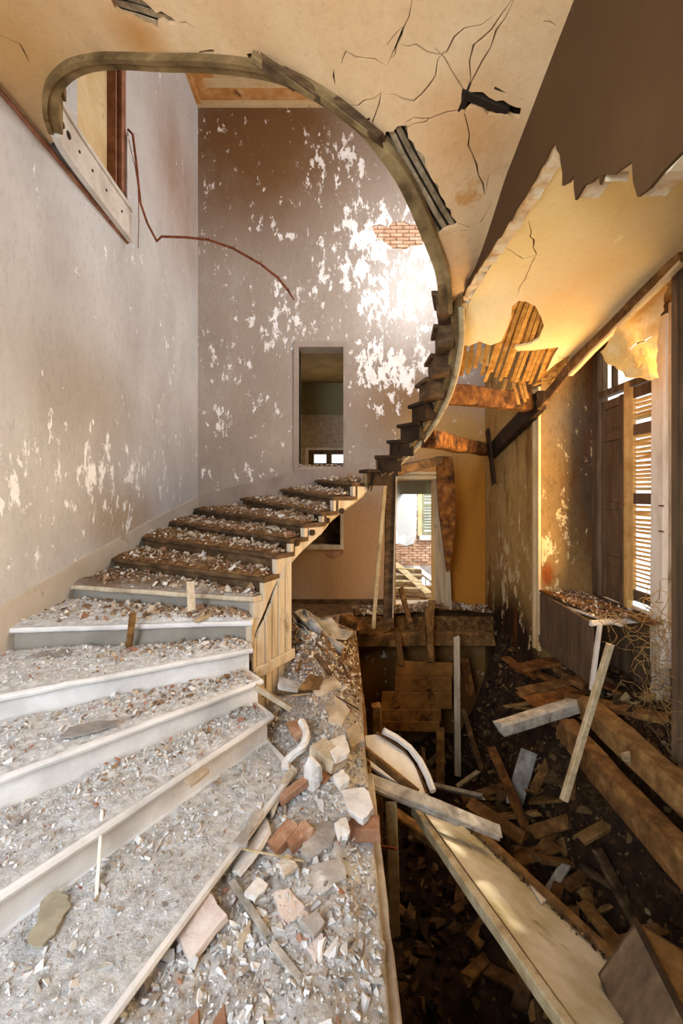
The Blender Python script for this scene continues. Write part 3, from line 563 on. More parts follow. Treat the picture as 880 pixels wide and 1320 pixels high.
# cut string: stepped along the top, following the well
sub = 5; keys = list(range(5, 24)); plan = spline([(S[k][0], S[k][1], 0) for k in keys], sub); zbs = spline([(0, 0, SB[k]) for k in keys], sub)
k = MB(); vs = []; cen = V((.0, 3.75, 0))
for i, p in enumerate(plan):
    t = (plan[min(i+1, len(plan)-1)]-plan[max(i-1, 0)]).normalized(); o_ = V((t.y, -t.x, 0)); q = i/sub
    if i <= 8*sub: o_ = V((-abs(t.y), t.x if t.x > 0 else -t.x, 0)) if False else (o_ if o_.dot(p-V((.3, 3.6, 0))) > 0 else -o_)
    elif o_.dot(p-cen) < 0: o_ = -o_
    n = keys[min(int(q+1e-6), len(keys)-1)]; zt = I[n][2]-.045 if n <= 22 else 3.80
    th = .05 if n < 14 else .09
    vs.append((p, p+o_*th, zt, zbs[i].z))
for i in range(len(vs)-1):
    a, b = vs[i], vs[i+1]; zt = a[2]
    q = [a[0], b[0], b[1], a[1]]; zb = [a[3], b[3], b[3], a[3]]
    k.hexa([(p.x, p.y, z_) for p, z_ in zip(q, zb)]+[(p.x, p.y, zt) for p in q])
k1 = MB(); k2 = MB(); cut = 8*14; k1.v = k.v; k1.f = k.f
n1 = (14-5)*sub
ka = MB(); ka.v = k.v[:n1*8]; ka.f = k.f[:n1*6]; lower_string = ka.build('stringer', m_tan_wood, stair)
kb = MB(); kb.v = k.v[n1*8:]; kb.f = [tuple(i-n1*8 for i in f) for f in k.f[n1*6:]]; kb.build('stringer', m_ring, stair)
# pale moulding that runs under the string's lower edge
k = MB(); low_ = [V((v[1].x, v[1].y, v[3]-.012)) for v in vs[6*sub:]]
k.tube(low_, .028, 6); k.build('string_moulding', m_pale_plank, stair)
# plugged baluster sockets on the string
for x, y, n in ((391, 690, 9.4), (408, 677, 10.4), (425, 662, 11.4), (442, 650, 12.4)):
    i = int((n-5)*sub); p = V(plan[i]); c = P(x, y, p.y-.02); t = (plan[i+1]-plan[i-1]).normalized(); nn = V((t.y, -t.x, 0)); nn = nn if nn.y < 0 else -nn
    c = V((p.x, p.y, c.z-.075)); MB().tube([c-nn*.02, c+nn*.022], .032, 12).build('baluster_socket', m_black_wood, lower_string)
# boarded spandrel under the first steps
sp = spline([(S[k][0], S[k][1], 0) for k in range(5, 10)], 6)
sd = [0.0]
for i in range(1, len(sp)): sd.append(sd[-1]+(sp[i]-sp[i-1]).length)
def at(d):
    for i in range(1, len(sp)):
        if sd[i] >= d: return sp[i-1].lerp(sp[i], (d-sd[i-1])/(sd[i]-sd[i-1]))
    return sp[-1]
NB = 6
for i in range(NB):
    d0, d1_ = sd[-1]*i/NB+.006, sd[-1]*(i+1)/NB-.006; a, b = at(d0), at(d1_); t = (b-a).normalized(); nn = V((t.y, -t.x, 0))
    f = lambda d: float(np.interp(d/sd[-1]*4+5, list(SB), list(SB.values())))
    q = [V((a.x, a.y, 0)), V((b.x, b.y, 0)), V((b.x, b.y, f(d1_)+.06)), V((a.x, a.y, f(d0)+.06))]
    k = MB(); k.prism([p-nn*.01 for p in q], nn*(.022+random.uniform(0, .006))); k.build('spandrel_board', m_tan_wood, stair, bev=.004)
k = MB(); base = [V((p.x+.03, p.y-.03, .5)) for p in sp]
for i in range(0, len(base)-1, 3): k.timber(base[i], base[min(i+3, len(base)-1)], .03, .09, seg=2, rag=0)
k.build('spandrel_base', m_tan_wood, stair)
# wall string of the lost flight, on the window wall
a, b = PX(697, 516, 2.52), PX(634, 582, 2.55); k = MB(); k.timber(a, b, .10, .26, jit=.012, seg=14); k.build('wall_string', m_black_wood, stair)
# string round the head of the well, carried on to the fascia by the upper door
def ribbon(pts, inn, z0, z1, th0=0.0):
    k = MB(); o_ = []
    for i, p in enumerate(pts):
        t = (pts[min(i+1, len(pts)-1)]-pts[max(i-1, 0)]); t.z = 0; t.normalize(); nn = V((t.y, -t.x, 0))
        if nn.dot(V((-.6, 3.75, 0))-V((p.x, p.y, 0))) < 0: nn = -nn
        if p.y > 3.9 and p.x < -2: nn = V((1, 0, 0))
        o_.append((p+nn*th0, p+nn*(th0+inn)))
    for i in range(len(o_)-1):
        (a, b), (c, d) = o_[i], o_[i+1]; q = [a, c, d, b]
        k.hexa([p+V((0, 0, z0)) for p in q]+[p+V((0, 0, z1)) for p in q])
    return k
m_front = [p for p in ring if p.y < 3.62 or p.x > 0]; nf_ = len(m_front)
ribbon(m_front, .085, -.03, .30).build('well_string', m_ring, stair)
ribbon(m_front, .035, -.052, .0, -.02).build('string_moulding', m_ring, stair)
ribbon(m_front, .03, .26, .36, .08).build('string_cap', m_ring, stair)
tail = ring[nf_-1:]
upper_string = ribbon(tail, .045, -.03, .31).build('well_string', m_fascia, stair, label='pale painted fascia with baluster holes'); ribbon(tail, .065, .29, .335).build('string_cap', m_fascia, stair); ribbon(tail, .06, -.06, -.02).build('string_moulding', m_fascia, stair)
for i, (q, r_) in enumerate(((1.5, .035), (3.4, .035), (5.2, .034), (7.5, .014), (9.4, .014), (11.2, .014), (13.0, .014))):
    j = min(int(q), len(tail)-1); p = tail[j]; MB().tube([p+V((.035, 0, .14)), p+V((.052, 0, .14))], r_, 10).build('baluster_socket', m_black_wood, upper_string)
# splintered timber where the string's plaster came off
for (a, b, w_) in (((345, 88), (378, 112), .07), ((352, 84), (400, 128), .05), ((376, 104), (440, 150), .06), ((410, 132), (470, 185), .05), ((440, 150), (486, 196), .06), ((330, 92), (352, 100), .05)):
    p, q = P(*a, 2.50), P(*b, 2.52); p.z = s1(p.x, p.y)-.055; q.z = s1(q.x, q.y)-.055
    MB().timber(p, q, w_, .04, jit=.012, rag=.06).build('splinter', m_dark_wood if w_ > .055 else m_ring, stair)

# upper door and its red frame, in the wall above the fascia
d2 = empty('door_2', (WL, 4.6, 5.5), kind='structure')
k = MB(); k.box((-2.78, 4.2, 5.5), (-2.72, 4.99, 7.9)); k.build('door_leaf', m_cream, d2)
k = MB(); k.box((WL-.1, 4.99, 5.52), (WL+.03, 5.05, 7.9)); k.box((WL-.02, 5.06, 5.6), (WL+.02, 5.11, 7.9)); k.box((WL-.2, 4.95, 5.52), (WL-.02, 4.98, 7.9)); k.build('door_frame', m_red_wood, d2)
k = MB(); k.box((-2.8, 4.2, 5.3), (WL+.015, 5.1, 5.54)); k.build('door_sill', m_cream, d2)
MB().box((WL-.01, 5.10, 5.06), (WL+.04, 5.135, 6.3)).build('trim_8', m_fascia, kind='structure', origin=False)
k = MB(); k.timber((WL+.015, -.5, 5.07), (WL+.015, 5.15, 5.05), .035, .035, seg=30, jit=.004); k.build('trim_9', m_red_wood, kind='structure')

# ------------------------------------------------------------------ bent rod hanging off the fascia
rod = [(165, 167, 5.08), (171, 173, 5.08), (175, 205, 5.08), (181, 262, 5.08), (190, 288, 5.12), (202, 311, 5.05), (208, 305, 5.02), (240, 306, 5.0), (268, 309, 4.95), (300, 320, 4.9), (335, 340, 4.8), (358, 358, 4.75), (371, 374, 4.72), (379, 387, 4.7)]
k = MB(); k.tube([P(*q) for q in rod], [.014]*(len(rod)-1)+[.006], 7)
hr = k.build('bent_rod', m_rust, label='bent rusty metal rod drooping from the doorway above the pale fascia', cat='rod')
for q in rod[8:13]:
    p = P(*q); MB().tube([p, p+V((.02, 0, .03))], .004, 5).build('spike', m_rust, hr)
k = MB(); k.tube([P(*q) for q in ((164, 170, 5.16), (168, 190, 5.16), (174, 215, 5.16), (178, 240, 5.17), (179, 285, 5.17), (178, 320, 5.17))], .005, 5)
k.build('loose_wire', m_rust, label='thin wire dangling down the wall beside the rusty rod', cat='wire')

# ------------------------------------------------------------------ timbers left of the collapsed flight
def beam(name, a, b, w_, t, mat, label, cat='beam', up=(0, 0, 1), jit=.012, seg=16, rag=.05, bend=0, group=None):
    return MB().timber(a, b, w_, t, up, seg, jit, rag, bend).build(name, mat, label=label, cat=cat, group=group)
a, b = P(574, 509, 4.75), PX(692, 520, 2.58); beam('timber_beam', a, b, .16, .22, m_rust_wood, 'thick orange rotten beam just under the bare ceiling laths')
a, b = P(552, 566, 5.0), PX(629, 580, 2.6); bb = beam('timber_beam', a, b, .2, .2, m_rust_wood, 'rotten beam topped with crumbs running out to the wall above the low doorway')
a, b = P(508, 607, 5.1), P(566, 593, 6.6); beam('timber_beam', a, b, .1, .12, m_dark_wood, 'slim dark joist slanting under the stair string over the doorway')
beam('broken_board', P(629, 560, 7.0), P(636, 620, 6.9), .12, .04, m_black_wood, 'dark split board dangling in the corner from the wall string', 'board', (1, 0, 0), .015, 8, .1)
pts = [(563, 588), (583, 588), (585, 610), (587, 650), (585, 690), (579, 735), (576, 738), (572, 700), (566, 660), (563, 620)]
k = MB(); k.prism([P(x+random.uniform(-1, 1), y, 6.75) for x, y in pts], (0, .05, 0)); k.build('rotten_board', m_rust_wood, label='curved rust-coloured rotten board hanging beside the low doorway', cat='board', bev=.01)
beam('leaning_lath', P(497, 614, 6.3), P(481, 808, 6.15), .055, .03, m_pale_plank, 'thin pale weathered strip leaning by the low doorway', 'strip', (0, 1, 0), .008, 16)
k = MB(); k.timber(P(504, 612, 6.75), P(500, 806, 6.5), .16, .05, (0, 1, .02), 14, .008, .04)
dl = k.build('old_door', m_dark_wood, label='dark warped door leaf seen edge-on at the low doorway', cat='door')
k = MB(); k.timber(P(510.5, 614, 6.7), P(506, 795, 6.45), .018, .06, (0, 1, .02), 14, .004, .02); k.build('door_edge', m_tan_wood, dl)
for n_, (c, d) in enumerate((((552, 612), (506, 618)), )):
    d3 = empty('door_3', (1.33, WB, 0), kind='structure')
    k = MB(); k.box((.9, WB-.05, 2.27), (1.78, WB+.02, 2.36)); k.box((.88, WB-.07, 2.36), (1.8, WB+.02, 2.40)); k.box((.9, WB-.04, 0), (.98, WB+.02, 2.27)); k.build('door_frame', m_cream, d3)
    k = MB(); k.box((.98, WB, 2.26), (1.69, WB+.3, 2.275)); k.box((1.685, WB, 0), (1.70, WB+.3, 2.27)); k.box((.97, WB, 0), (.985, WB+.3, 2.27)); k.build('door_lining', m_cream, d3)
    q = [P(559, 617, 7.7), P(572, 617, 7.3), P(580, 786, 7.25), P(560, 776, 7.68)]
    k = MB(); k.prism(q, (.03, 0, 0)); k.build('door_leaf', m_tan_wood, d3)
# ledger and broken joist ends under the far ledge
beam('ledger_beam', (.3, 7.26, -.46), (2.56, 7.26, -.46), .14, .24, m_brown_wood, 'long ledger beam under the rubble ledge of the low doorway', seg=20)
for i, (a, b, w_, lb) in enumerate((((512, 818, 7.0), (516, 856, 6.8), .09, 'short dark joist stub dropping below the ledger beam'), ((551, 785, 7.05), (556, 852, 6.7), .11, 'long dark joist stub crossing down over the ledger beam'), ((478, 812, 6.9), (500, 806, 6.9), .16, 'squared timber block wedged at the end of the ledger beam'), ((517, 760, 7.1), (528, 800, 7.0), .09, 'short slanting strut propped on the ledge by the dark door'))):
    beam('joist_stub', P(*a), P(*b), w_, w_, m_brown_wood, lb, 'joist', (0, 1, .1), seg=6)

# ------------------------------------------------------------------ ruined room beyond the low doorway
FX = 11.8
MB().box((-1.5, 8.05, -.5), (4.5, 9.6, -.05)).build('floor.004', m_brown_bed, kind='structure', origin=False)
fh = rect(2.22, .86, 2.72, 2.6)
fw_ = sheet(rect(-1.5, -1, 4.5, 4.2), [fh, rect(2.18, -.6, 2.75, -.22)], lambda u, v, d: (u, FX+.04+d, v), .25, .8).build('wall_far_room', m_mortar, kind='structure', origin=False)
edge = [(1.0, .93), (1.2, .80), (1.42, .66), (1.62, .60), (1.82, .58), (1.98, .63), (2.05, .75), (2.08, 1.2), (2.1, 1.9), (2.06, 2.3), (2.14, 2.7), (2.18, 3.2), (1.0, 3.2)]
m_far = painted('pale_far_plaster', [(.3, '#b5b6b5'), (.5, '#cfcfcc'), (.7, '#dcd9d2')], ('#f7f7f6', '#e4e5e6'), .62, blobs=[((1.5, 11.8, .75), (.9, .4, .3), .2)], tints=[('#c9a877', (1.4, 11.8, 2.6), (1.0, .4, .7), .8)])
sheet(dense(edge, .06, .018), [], lambda u, v, d: (u, FX-.02+d, v), .05, .3).build('plaster_skin', m_far, fw_)
z = -.0; r0 = 0; first = None
while z < .86:
    x = 1.05+(r0 % 2)*.12
    while x < 2.75:
        if (x < 2.1 or z < .82):
            if first is None: first = MB().box((x, FX+.005, z), (x+.21, FX+.06, z+.056)).build('brick', m_brick_pale, fw_, bev=.006); f0 = first.location.copy(); fx0 = (x, z)
            elif random.random() > .06:
                c = copy_of(first); c.location = f0+V((x-fx0[0], random.uniform(-.015, .02), z-fx0[1])); c.parent = fw_
        x += .232
    z += .07; r0 += 1
w4 = empty('window_4', (2.47, FX, .86), kind='structure')
k = MB(); k.box((2.14, FX-.1, .74), (2.8, FX+.1, .86)); k.build('window_sill', m_slab, w4)
k = MB(); k.box((2.1, FX-.03, .86), (2.22, FX+.06, 2.7)); k.box((2.22, FX-.03, 2.58), (2.8, FX+.06, 2.7)); k.build('window_frame', m_cream, w4)
m_green = aged('green_grey_shutter', [(.3, '#6f7159'), (.6, '#9a9b7f')], 4, bump=.3)
k = MB(); k.box((2.24, FX+.02, .88), (2.29, FX+.07, 2.58)); k.box((2.29, FX+.02, .88), (2.72, FX+.07, .96)); k.box((2.29, FX+.02, 1.66), (2.72, FX+.07, 1.74)); k.build('shutter', m_green, w4)
for i in range(20):
    z = 1.0+i*.078
    if abs(z-1.7) > .06: MB().hexa([(2.29, FX+.02, z), (2.72, FX+.02, z), (2.72, FX+.065, z+.05), (2.29, FX+.065, z+.05), (2.29, FX+.025, z+.012), (2.72, FX+.025, z+.012), (2.72, FX+.07, z+.062), (2.29, FX+.07, z+.062)]).build('slat', m_green, w4)
MB().box((1.0, FX-.2, -.25), (2.75, FX-.02, .02)).build('trim_10', m_slab_grey, kind='structure', origin=False)
for i in range(5):
    x = 2.2+i*.12; MB().box((x, FX, -.62), (x+.02, FX+.03, -.2)).build('window_bar', m_green, w4)
MB().box((-1.6, 8.05, -1.5), (-1.5, 12, 4.2)).build('wall_far_room_side', m_mortar, kind='structure', origin=False)
for i, (y, z) in enumerate(((735, 9.5), (743, 9.2), (751, 8.9), (760, 8.6))):
    beam('floor_joist', P(500, y, z), P(541, y+random.uniform(-1, 2), z), .12, .1, m_pale_plank, ['farthest bare floor joist in the bright room beyond the doorway', 'second bare floor joist from the brick wall beyond the doorway', 'third bare floor joist from the brick wall beyond the doorway', 'nearest bare floor joist just beyond the doorway sill'][i], 'joist', seg=6)
beam('fallen_plank', P(508, 727, 9.8), P(552, 766, 8.4), .2, .06, m_pale_plank, 'broad pale plank fallen across the joists beyond the doorway', 'plank')
beam('fallen_plank', P(536, 732, 9.9), P(562, 752, 9.1), .16, .05, m_slab, 'white plank fallen beside the broad one beyond the doorway', 'plank')

# ------------------------------------------------------------------ window bay on the right
win = empty('window_1', (3.15, 4.4, .7), kind='structure')
DX = .2
def wbox(name, y0, y1, z0, z1, x0, x1, m, par=win, bev=.006): return MB().box((x0+DX, y0, z0), (x1+DX, y1, z1)).build(name, m, par, bev=bev)
wbox('window_frame', 5.44, 5.56, .7, 3.92, 3.06, 3.2, m_shutter); wbox('window_frame', 3.3, 5.56, 3.80, 3.92, 3.06, 3.2, m_shutter)
wbox('transom', 3.3, 5.44, 3.22, 3.30, 3.08, 3.18, m_shutter)
for y in (5.2, 4.75, 4.3, 3.8): wbox('glazing_bar', y-.025, y+.025, 3.3, 3.8, 3.1, 3.16, m_shutter)
for y0, y1 in ((5.225, 5.44), (4.775, 5.175), (4.325, 4.725), (3.825, 4.275), (3.3, 3.775)): wbox('pane', y0, y1, 3.3, 3.8, 3.125, 3.131, m_glass, bev=0)
# solid leaf, folded a little into the room, with sunk panels
def leaf(name, ya, xa, yb, xb, z0, z1, m, panels, fr=.07, th=.035):
    a = V((xa, ya, 0)); b = V((xb, yb, 0)); t = (b-a).normalized(); L = (b-a).length; nn = V((t.y, -t.x, 0)); nn = nn if nn.x < 0 else -nn
    def bx(u0, u1, v0, v1, d0, d1, k):
        q = [a+t*u0+nn*d0, a+t*u1+nn*d0, a+t*u1+nn*d1, a+t*u0+nn*d1]; k.hexa([p+V((0, 0, v0)) for p in q]+[p+V((0, 0, v1)) for p in q])
    k = MB(); bx(0, fr, z0, z1, 0, th, k); bx(L-fr, L, z0, z1, 0, th, k)
    for v in panels: bx(fr, L-fr, v-.05, v+.05, 0, th, k)
    o = k.build(name, m, win, bev=.004)
    for i in range(len(panels)-1):
        k = MB(); bx(fr, L-fr, panels[i]+.05, panels[i+1]-.05, .005, .014, k); bx(fr+.04, L-fr-.04, panels[i]+.1, panels[i+1]-.1, .013, .022, k); k.build('panel', m, o, bev=.004)
    return o, bx, L
leaf('shutter_leaf', 5.40, 3.32, 4.93, 3.28, .72, 3.16, m_shutter, (.78, 1.2, 1.86, 2.7, 3.10))
wbox('shutter_edge', 4.86, 4.92, .70, 3.28, 3.05, 3.12, m_slat)
def louver(ya, yb, x, z0, z1, m):
    o, bx, L = leaf('louvered_shutter', ya, x, yb, x, z0, z1, m_slat, (), .06, .04)
    for v in (z0+.07, 1.95, 2.72, z1-.06):
        k = MB(); bx(.06, L-.06, v-.06, v+.06, .002, .038, k); k.build('rail', m_shutter, o, bev=.004)
    v = z0+.16; j = 0
    while v < z1-.14:
        if all(abs(v-q) > .085 for q in (1.95, 2.72)):
            k = MB(); y0, y1 = ya-.06, yb+.06; dz = random.gauss(0, .004); tl = random.gauss(0, .004); h = .026
            k.hexa([(x-.035, y0, v+h+dz-tl), (x-.035, y1, v+h+dz+tl), (x-.03, y1, v+h+dz+.008+tl), (x-.03, y0, v+h+dz+.008-tl), (x+.01, y0, v+dz-tl), (x+.01, y1, v+dz+tl), (x+.015, y1, v+dz+.007+tl), (x+.015, y0, v+dz+.007-tl)])
            k.build('slat', m_slat, o)
        v += .049; j += 1
louver(4.85, 4.36, 3.31, .80, 3.2, m_slat); louver(4.1, 3.4, 3.31, .80, 3.2, m_slat)
k = MB(); k.timber((3.2, 4.26, .3), (3.2, 4.24, 3.75), .12, .19, (0, 1, 0), 20, .004, .01); post = k.build('mullion', m_frame, win)
k = MB(); k.timber((3.1, 4.02, .72), (3.1, 4.01, 3.8), .03, .04, (0, 1, 0), 20, .003, .01); k.build('mullion', m_tan_wood, win)
for x, y in ((852, 652), (852, 685), (802, 650)):
    c = PX(x, y, 3.13); MB().tube([c+V((0, .03, 0)), c+V((-.01, -.04, 0))], .008, 6).build('hinge_pin', m_rust, win)
wbox('sill_panel', 3.3, 5.56, -.7, .70, 3.1, 3.22, m_shutter); wbox('rail', 3.3, 4.5, .1, .2, 3.08, 3.1, m_shutter); wbox('rail', 3.3, 4.5, .28, .34, 3.085, 3.1, m_shutter); wbox('rail', 3.3, 4.5, .58, .68, 3.08, 3.1, m_shutter)
k = MB(); k.timber((3.18, 4.26, -.05), (3.18, 4.26, .5), .14, .10, (0, 1, 0), 8, .006, .02); k.build('mullion_foot', m_tan_wood, win)
# architraves of the bay
k = MB()
for (y0, y1, d) in ((5.56, 5.60, .035), (5.60, 5.68, .022), (5.68, 5.73, .04)): k.box((WR-d, y0, -.05), (WR+.005, y1, 3.4))
k.build('trim_11', m_cream, kind='structure', origin=False)
k = MB()
for (y0, y1, d) in ((3.24, 3.30, .05), (3.05, 3.24, .03), (2.6, 3.05, .015)): k.box((WR-d, y0, -.05), (WR+.005, y1, 3.7))
k.build('trim_12', m_shutter, kind='structure', origin=False)
MB().box((2.62, 3.12, 3.3), (2.92, 3.36, 3.62)).build('trim_13', m_shutter, kind='structure', origin=False)
# ripped plaster hanging from the head of the bay
FY = 3.75
fp = [(779, 452), (786, 436), (792, 428), (800, 415), (818, 402), (832, 388), (848, 370), (851, 375), (851, 420), (849, 486), (840, 489), (830, 488), (812, 484), (808, 478), (796, 470), (786, 466)]
fl2 = dense([(p.x, p.z) for p in (P(x, y, FY) for x, y in fp)], .03, .012)
def flapf(u, v, d):
    b = .16*float(fbm(u*3, v*3, 4, 3))+.12*max(0, (3.3-v))+.05*math.sin(u*9+v*6)
    return V((u, FY-.1+b+d, v))
k = sheet(fl2, [crack([(P(x, y, FY).x, P(x, y, FY).z) for x, y in ((806, 454), (828, 440), (850, 428))], .015)], flapf, .018, .04)
k.build('hanging_plaster', aged('torn_yellow_plaster', [(.3, '#dba750'), (.5, '#e9c27a'), (.7, '#f0dbaf')], 4, bump=.6, bs=18, dirt=('#c27f2c', .6)), label='torn sheet of cream plaster hanging over the head of the shuttered window', cat='plaster')
# box seat under the window: apron front, broken top
seat = empty('window_seat', (2.7, 4.9, 0), 'brown boxed window seat with a broken-open top below the shutters', 'seat')
q = [(5.56, 0.02), (5.56, .71), (5.0, .70), (4.42, .67), (4.40, 0.02)]
sheet(q, [], lambda u, v, d: (WR-.02+d, u, v), .03, .5).build('front_panel', m_shutter, seat, bev=.004)
k = MB(); k.timber((2.58, 5.56, .12), (2.58, 4.41, .12), .03, .10, seg=6, rag=0); k.build('base_rail', m_shutter, seat)
for i, (a, b, w_, m) in enumerate((((2.62, 5.5, .74), (2.82, 4.55, .72), .1, m_rust_wood), ((2.78, 5.52, .72), (2.92, 4.45, .72), .14, m_brown_wood), ((2.95, 5.52, .73), (3.04, 4.3, .73), .16, m_brown_wood), ((2.9, 4.9, .76), (3.0, 4.1, .76), .12, m_brown_wood))):
    k = MB(); k.timber(a, b, w_, .025, seg=10, jit=.008, rag=.08); k.build('seat_board', m, seat)
k = MB(); k.timber(PX(731, 783, 2.66), PX(800, 806, 2.8), .05, .02, seg=8, jit=.004); k.build('white_edge', m_frame, seat, label='white painted edge strip')
k = MB(); k.timber(P(763, 803, 4.38), P(830, 798, 4.38), .05, .05, seg=8, jit=.004); k.build('cross_rail', m_frame, seat, label='white painted cross rail')
k = MB(); k.timber(P(773, 806, 4.34), P(763, 886, 4.30), .035, .045, (0, 1, 0), seg=8, jit=.005); k.build('corner_post', m_frame, seat, label='white flaking corner post')

# ------------------------------------------------------------------ joists and sticks over the collapsed floor
beam('floor_beam', (2.38, 4.12, -.08), (2.33, 2.3, -.04), .2, .2, m_mid_plank, 'upper of two long broken floor beams below the window seat', jit=.02, seg=22, rag=.1)
beam('floor_beam', (2.13, 3.98, -.22), (2.08, 2.3, -.26), .16, .22, m_brown_wood, 'lower of two long broken floor beams below the window seat', jit=.02, seg=22, rag=.1)
beam('broken_joist', P(648, 937, 4.15), P(738, 910, 4.3), .13, .13, m_grey_wood, 'grey-ended broken joist poking out towards the pit', 'joist', jit=.02, rag=.08)
beam('leaning_stick', P(786, 832, 3.4), P(727, 1031, 3.25), .05, .045, m_pale_plank, 'long square pale stick leaning across the broken window seat', 'stick', (0, 1, 0), .003, 10, .015)
beam('dangling_stick', P(740, 985, 3.6), P(737, 1026, 3.6), .04, .03, m_brown_wood, 'short brown stick dangling behind the long pale stick', 'stick', (0, 1, 0), .004, 5)
MB().prism([P(801, 973, 3.2), P(812, 970, 3.2), P(813, 986, 3.2), P(804, 982, 3.2)], (0, .02, 0)).build('wood_chip', m_pale_plank, label='small flat pale wood chip stuck between the two floor beams', cat='chip')
BO = [((668, 862, 5.3), (722, 852, 5.4), .2, .04), ((676, 892, 4.9), (735, 880, 5.0), .16, .05), ((700, 872, 5.2), (738, 890, 5.0), .12, .04), ((690, 905, 4.6), (742, 892, 4.7), .24, .03), ((655, 850, 5.9), (690, 872, 5.7), .15, .05), ((662, 838, 6.4), (700, 850, 6.2), .12, .04), ((745, 880, 4.6), (768, 868, 4.8), .18, .04), ((770, 880, 4.4), (790, 888, 4.4), .22, .03), ((735, 900, 4.4), (850, 925, 3.9), .16, .06), ((700, 850, 5.6), (764, 893, 4.6), .1, .06), ((690, 925, 4.4), (745, 935, 4.3), .1, .05)]
BL = ['rotten floorboard scrap lying just under the seat front, farthest along the wall', 'narrow rotten board scrap next to the grey-ended joist', 'short rotten scrap leaning at the foot of the seat front', 'wide flat rotten board over the grey-ended joist', 'dark rotten scrap below the pale wall trim', 'small rotten scrap in the corner below the far wall', 'rotten scrap just behind the long pale leaning stick', 'flat round-ended scrap inside the broken window seat', 'long rotten board running under the open end of the window seat', 'long slim rotten rail along the base of the seat front', 'rotten board lying alongside the grey-ended joist']
for (a, b, w_, t), lb in zip(BO, BL):
    beam('rotten_floorboard', P(*a), P(*b), w_, t, m_rust_wood if random.random() < .6 else m_brown_wood, lb, 'board', jit=.014, seg=7, rag=.1, group='rotten floorboard scraps along the window wall')
# rubble along the foot of that wall
def bedmesh(name, X0, X1, Y0, Y1, res, hf, m, label, cat='rubble', **k):
    nx, ny = int((X1-X0)/res)+1, int((Y1-Y0)/res)+1; x, y = np.meshgrid(np.linspace(X0, X1, nx), np.linspace(Y0, Y1, ny)); z = hf(x, y)
    vs = np.stack([x, y, z], 2).reshape(-1, 3); i = np.arange(nx*ny).reshape(ny, nx)
    fs = np.stack([i[:-1, :-1], i[:-1, 1:], i[1:, 1:], i[1:, :-1]], 2).reshape(-1, 4); return mesh_np(name, vs, fs, m, label=label, cat=cat, kind='stuff', **k)
def mesh_np(name, vs, fs, m, **k):
    me = bpy.data.meshes.new(name); n = fs.shape[1]; me.vertices.add(len(vs)); me.vertices.foreach_set('co', vs.astype('f').ravel())
    me.loops.add(fs.size); me.loops.foreach_set('vertex_index', fs.astype('i').ravel()); me.polygons.add(len(fs))
    me.polygons.foreach_set('loop_start', np.arange(0, fs.size, n).astype('i')); me.update(calc_edges=True); me.validate()
    if n == 3: me.shade_flat()
    return finish(me, name, m, **k)
def ico():
    bm = bmesh.new(); bmesh.ops.create_icosphere(bm, subdivisions=1, radius=1); v = np.array([q.co[:] for q in bm.verts]); f = np.array([[q.index for q in p.verts] for p in bm.faces]); bm.free(); return v, f
IV, IF = ico()
TEMPL = []
def cube8():
    v = np.array([[x, y, z] for z in (-1, 1) for (x, y) in ((-1, -1), (1, -1), (1, 1), (-1, 1))], float)
    return v, np.array([(0, 2, 1), (0, 3, 2), (4, 5, 6), (4, 6, 7), (0, 1, 5), (0, 5, 4), (1, 2, 6), (1, 6, 5), (2, 3, 7), (2, 7, 6), (3, 0, 4), (3, 4, 7)])
IV, IF = cube8()
for _ in range(40):
    v = IV.copy(); a_ = np.sort(rng.uniform(0, 2*np.pi, 4)); a_ = a_*.5+np.array([0, 1.57, 3.14, 4.71])*.5+rng.uniform(0, 6); r_ = rng.uniform(.55, 1.1, 4)
    for q in range(4):
        for l in (0, 4): v[q+l, :2] = r_[q]*np.array([math.cos(a_[q]), math.sin(a_[q])])*rng.uniform(.8, 1.1)
    v[:, 2] *= rng.uniform(.5, 1.3, 8); TEMPL.append(v*np.array([1, rng.uniform(.45, .95), rng.choice([.1, .16, .25, .36])]))
def rocks(pos, size, m, name, label, flat=.6, cat='rubble', **k):
    n = len(pos); vs = np.empty((n, len(IV), 3)); ti = rng.integers(0, len(TEMPL), n); T = np.array(TEMPL)[ti]*size[:, None, None]
    ang = rng.uniform(0, 2*np.pi, n); tx = rng.normal(0, flat, n); ty = rng.normal(0, flat, n)
    c, s = np.cos(tx), np.sin(tx); y = T[:, :, 1]*c[:, None]-T[:, :, 2]*s[:, None]; z = T[:, :, 1]*s[:, None]+T[:, :, 2]*c[:, None]; T = np.stack([T[:, :, 0], y, z], 2)
    c, s = np.cos(ty), np.sin(ty); x = T[:, :, 0]*c[:, None]+T[:, :, 2]*s[:, None]; z = -T[:, :, 0]*s[:, None]+T[:, :, 2]*c[:, None]; T = np.stack([x, T[:, :, 1], z], 2)
    c, s = np.cos(ang), np.sin(ang); x = T[:, :, 0]*c[:, None]-T[:, :, 1]*s[:, None]; y = T[:, :, 0]*s[:, None]+T[:, :, 1]*c[:, None]
    vs = np.stack([x, y, T[:, :, 2]], 2)+np.asarray(pos)[:, None, :]
    fs = (IF[None]+(np.arange(n)*len(IV))[:, None, None]).reshape(-1, 3); return mesh_np(name, vs.reshape(-1, 3), fs, m, label=label, cat=cat, kind='stuff', **k)
logn = lambda n, a, b, s=.55: np.clip(rng.lognormal(math.log(a), s, n), a*.35, b)

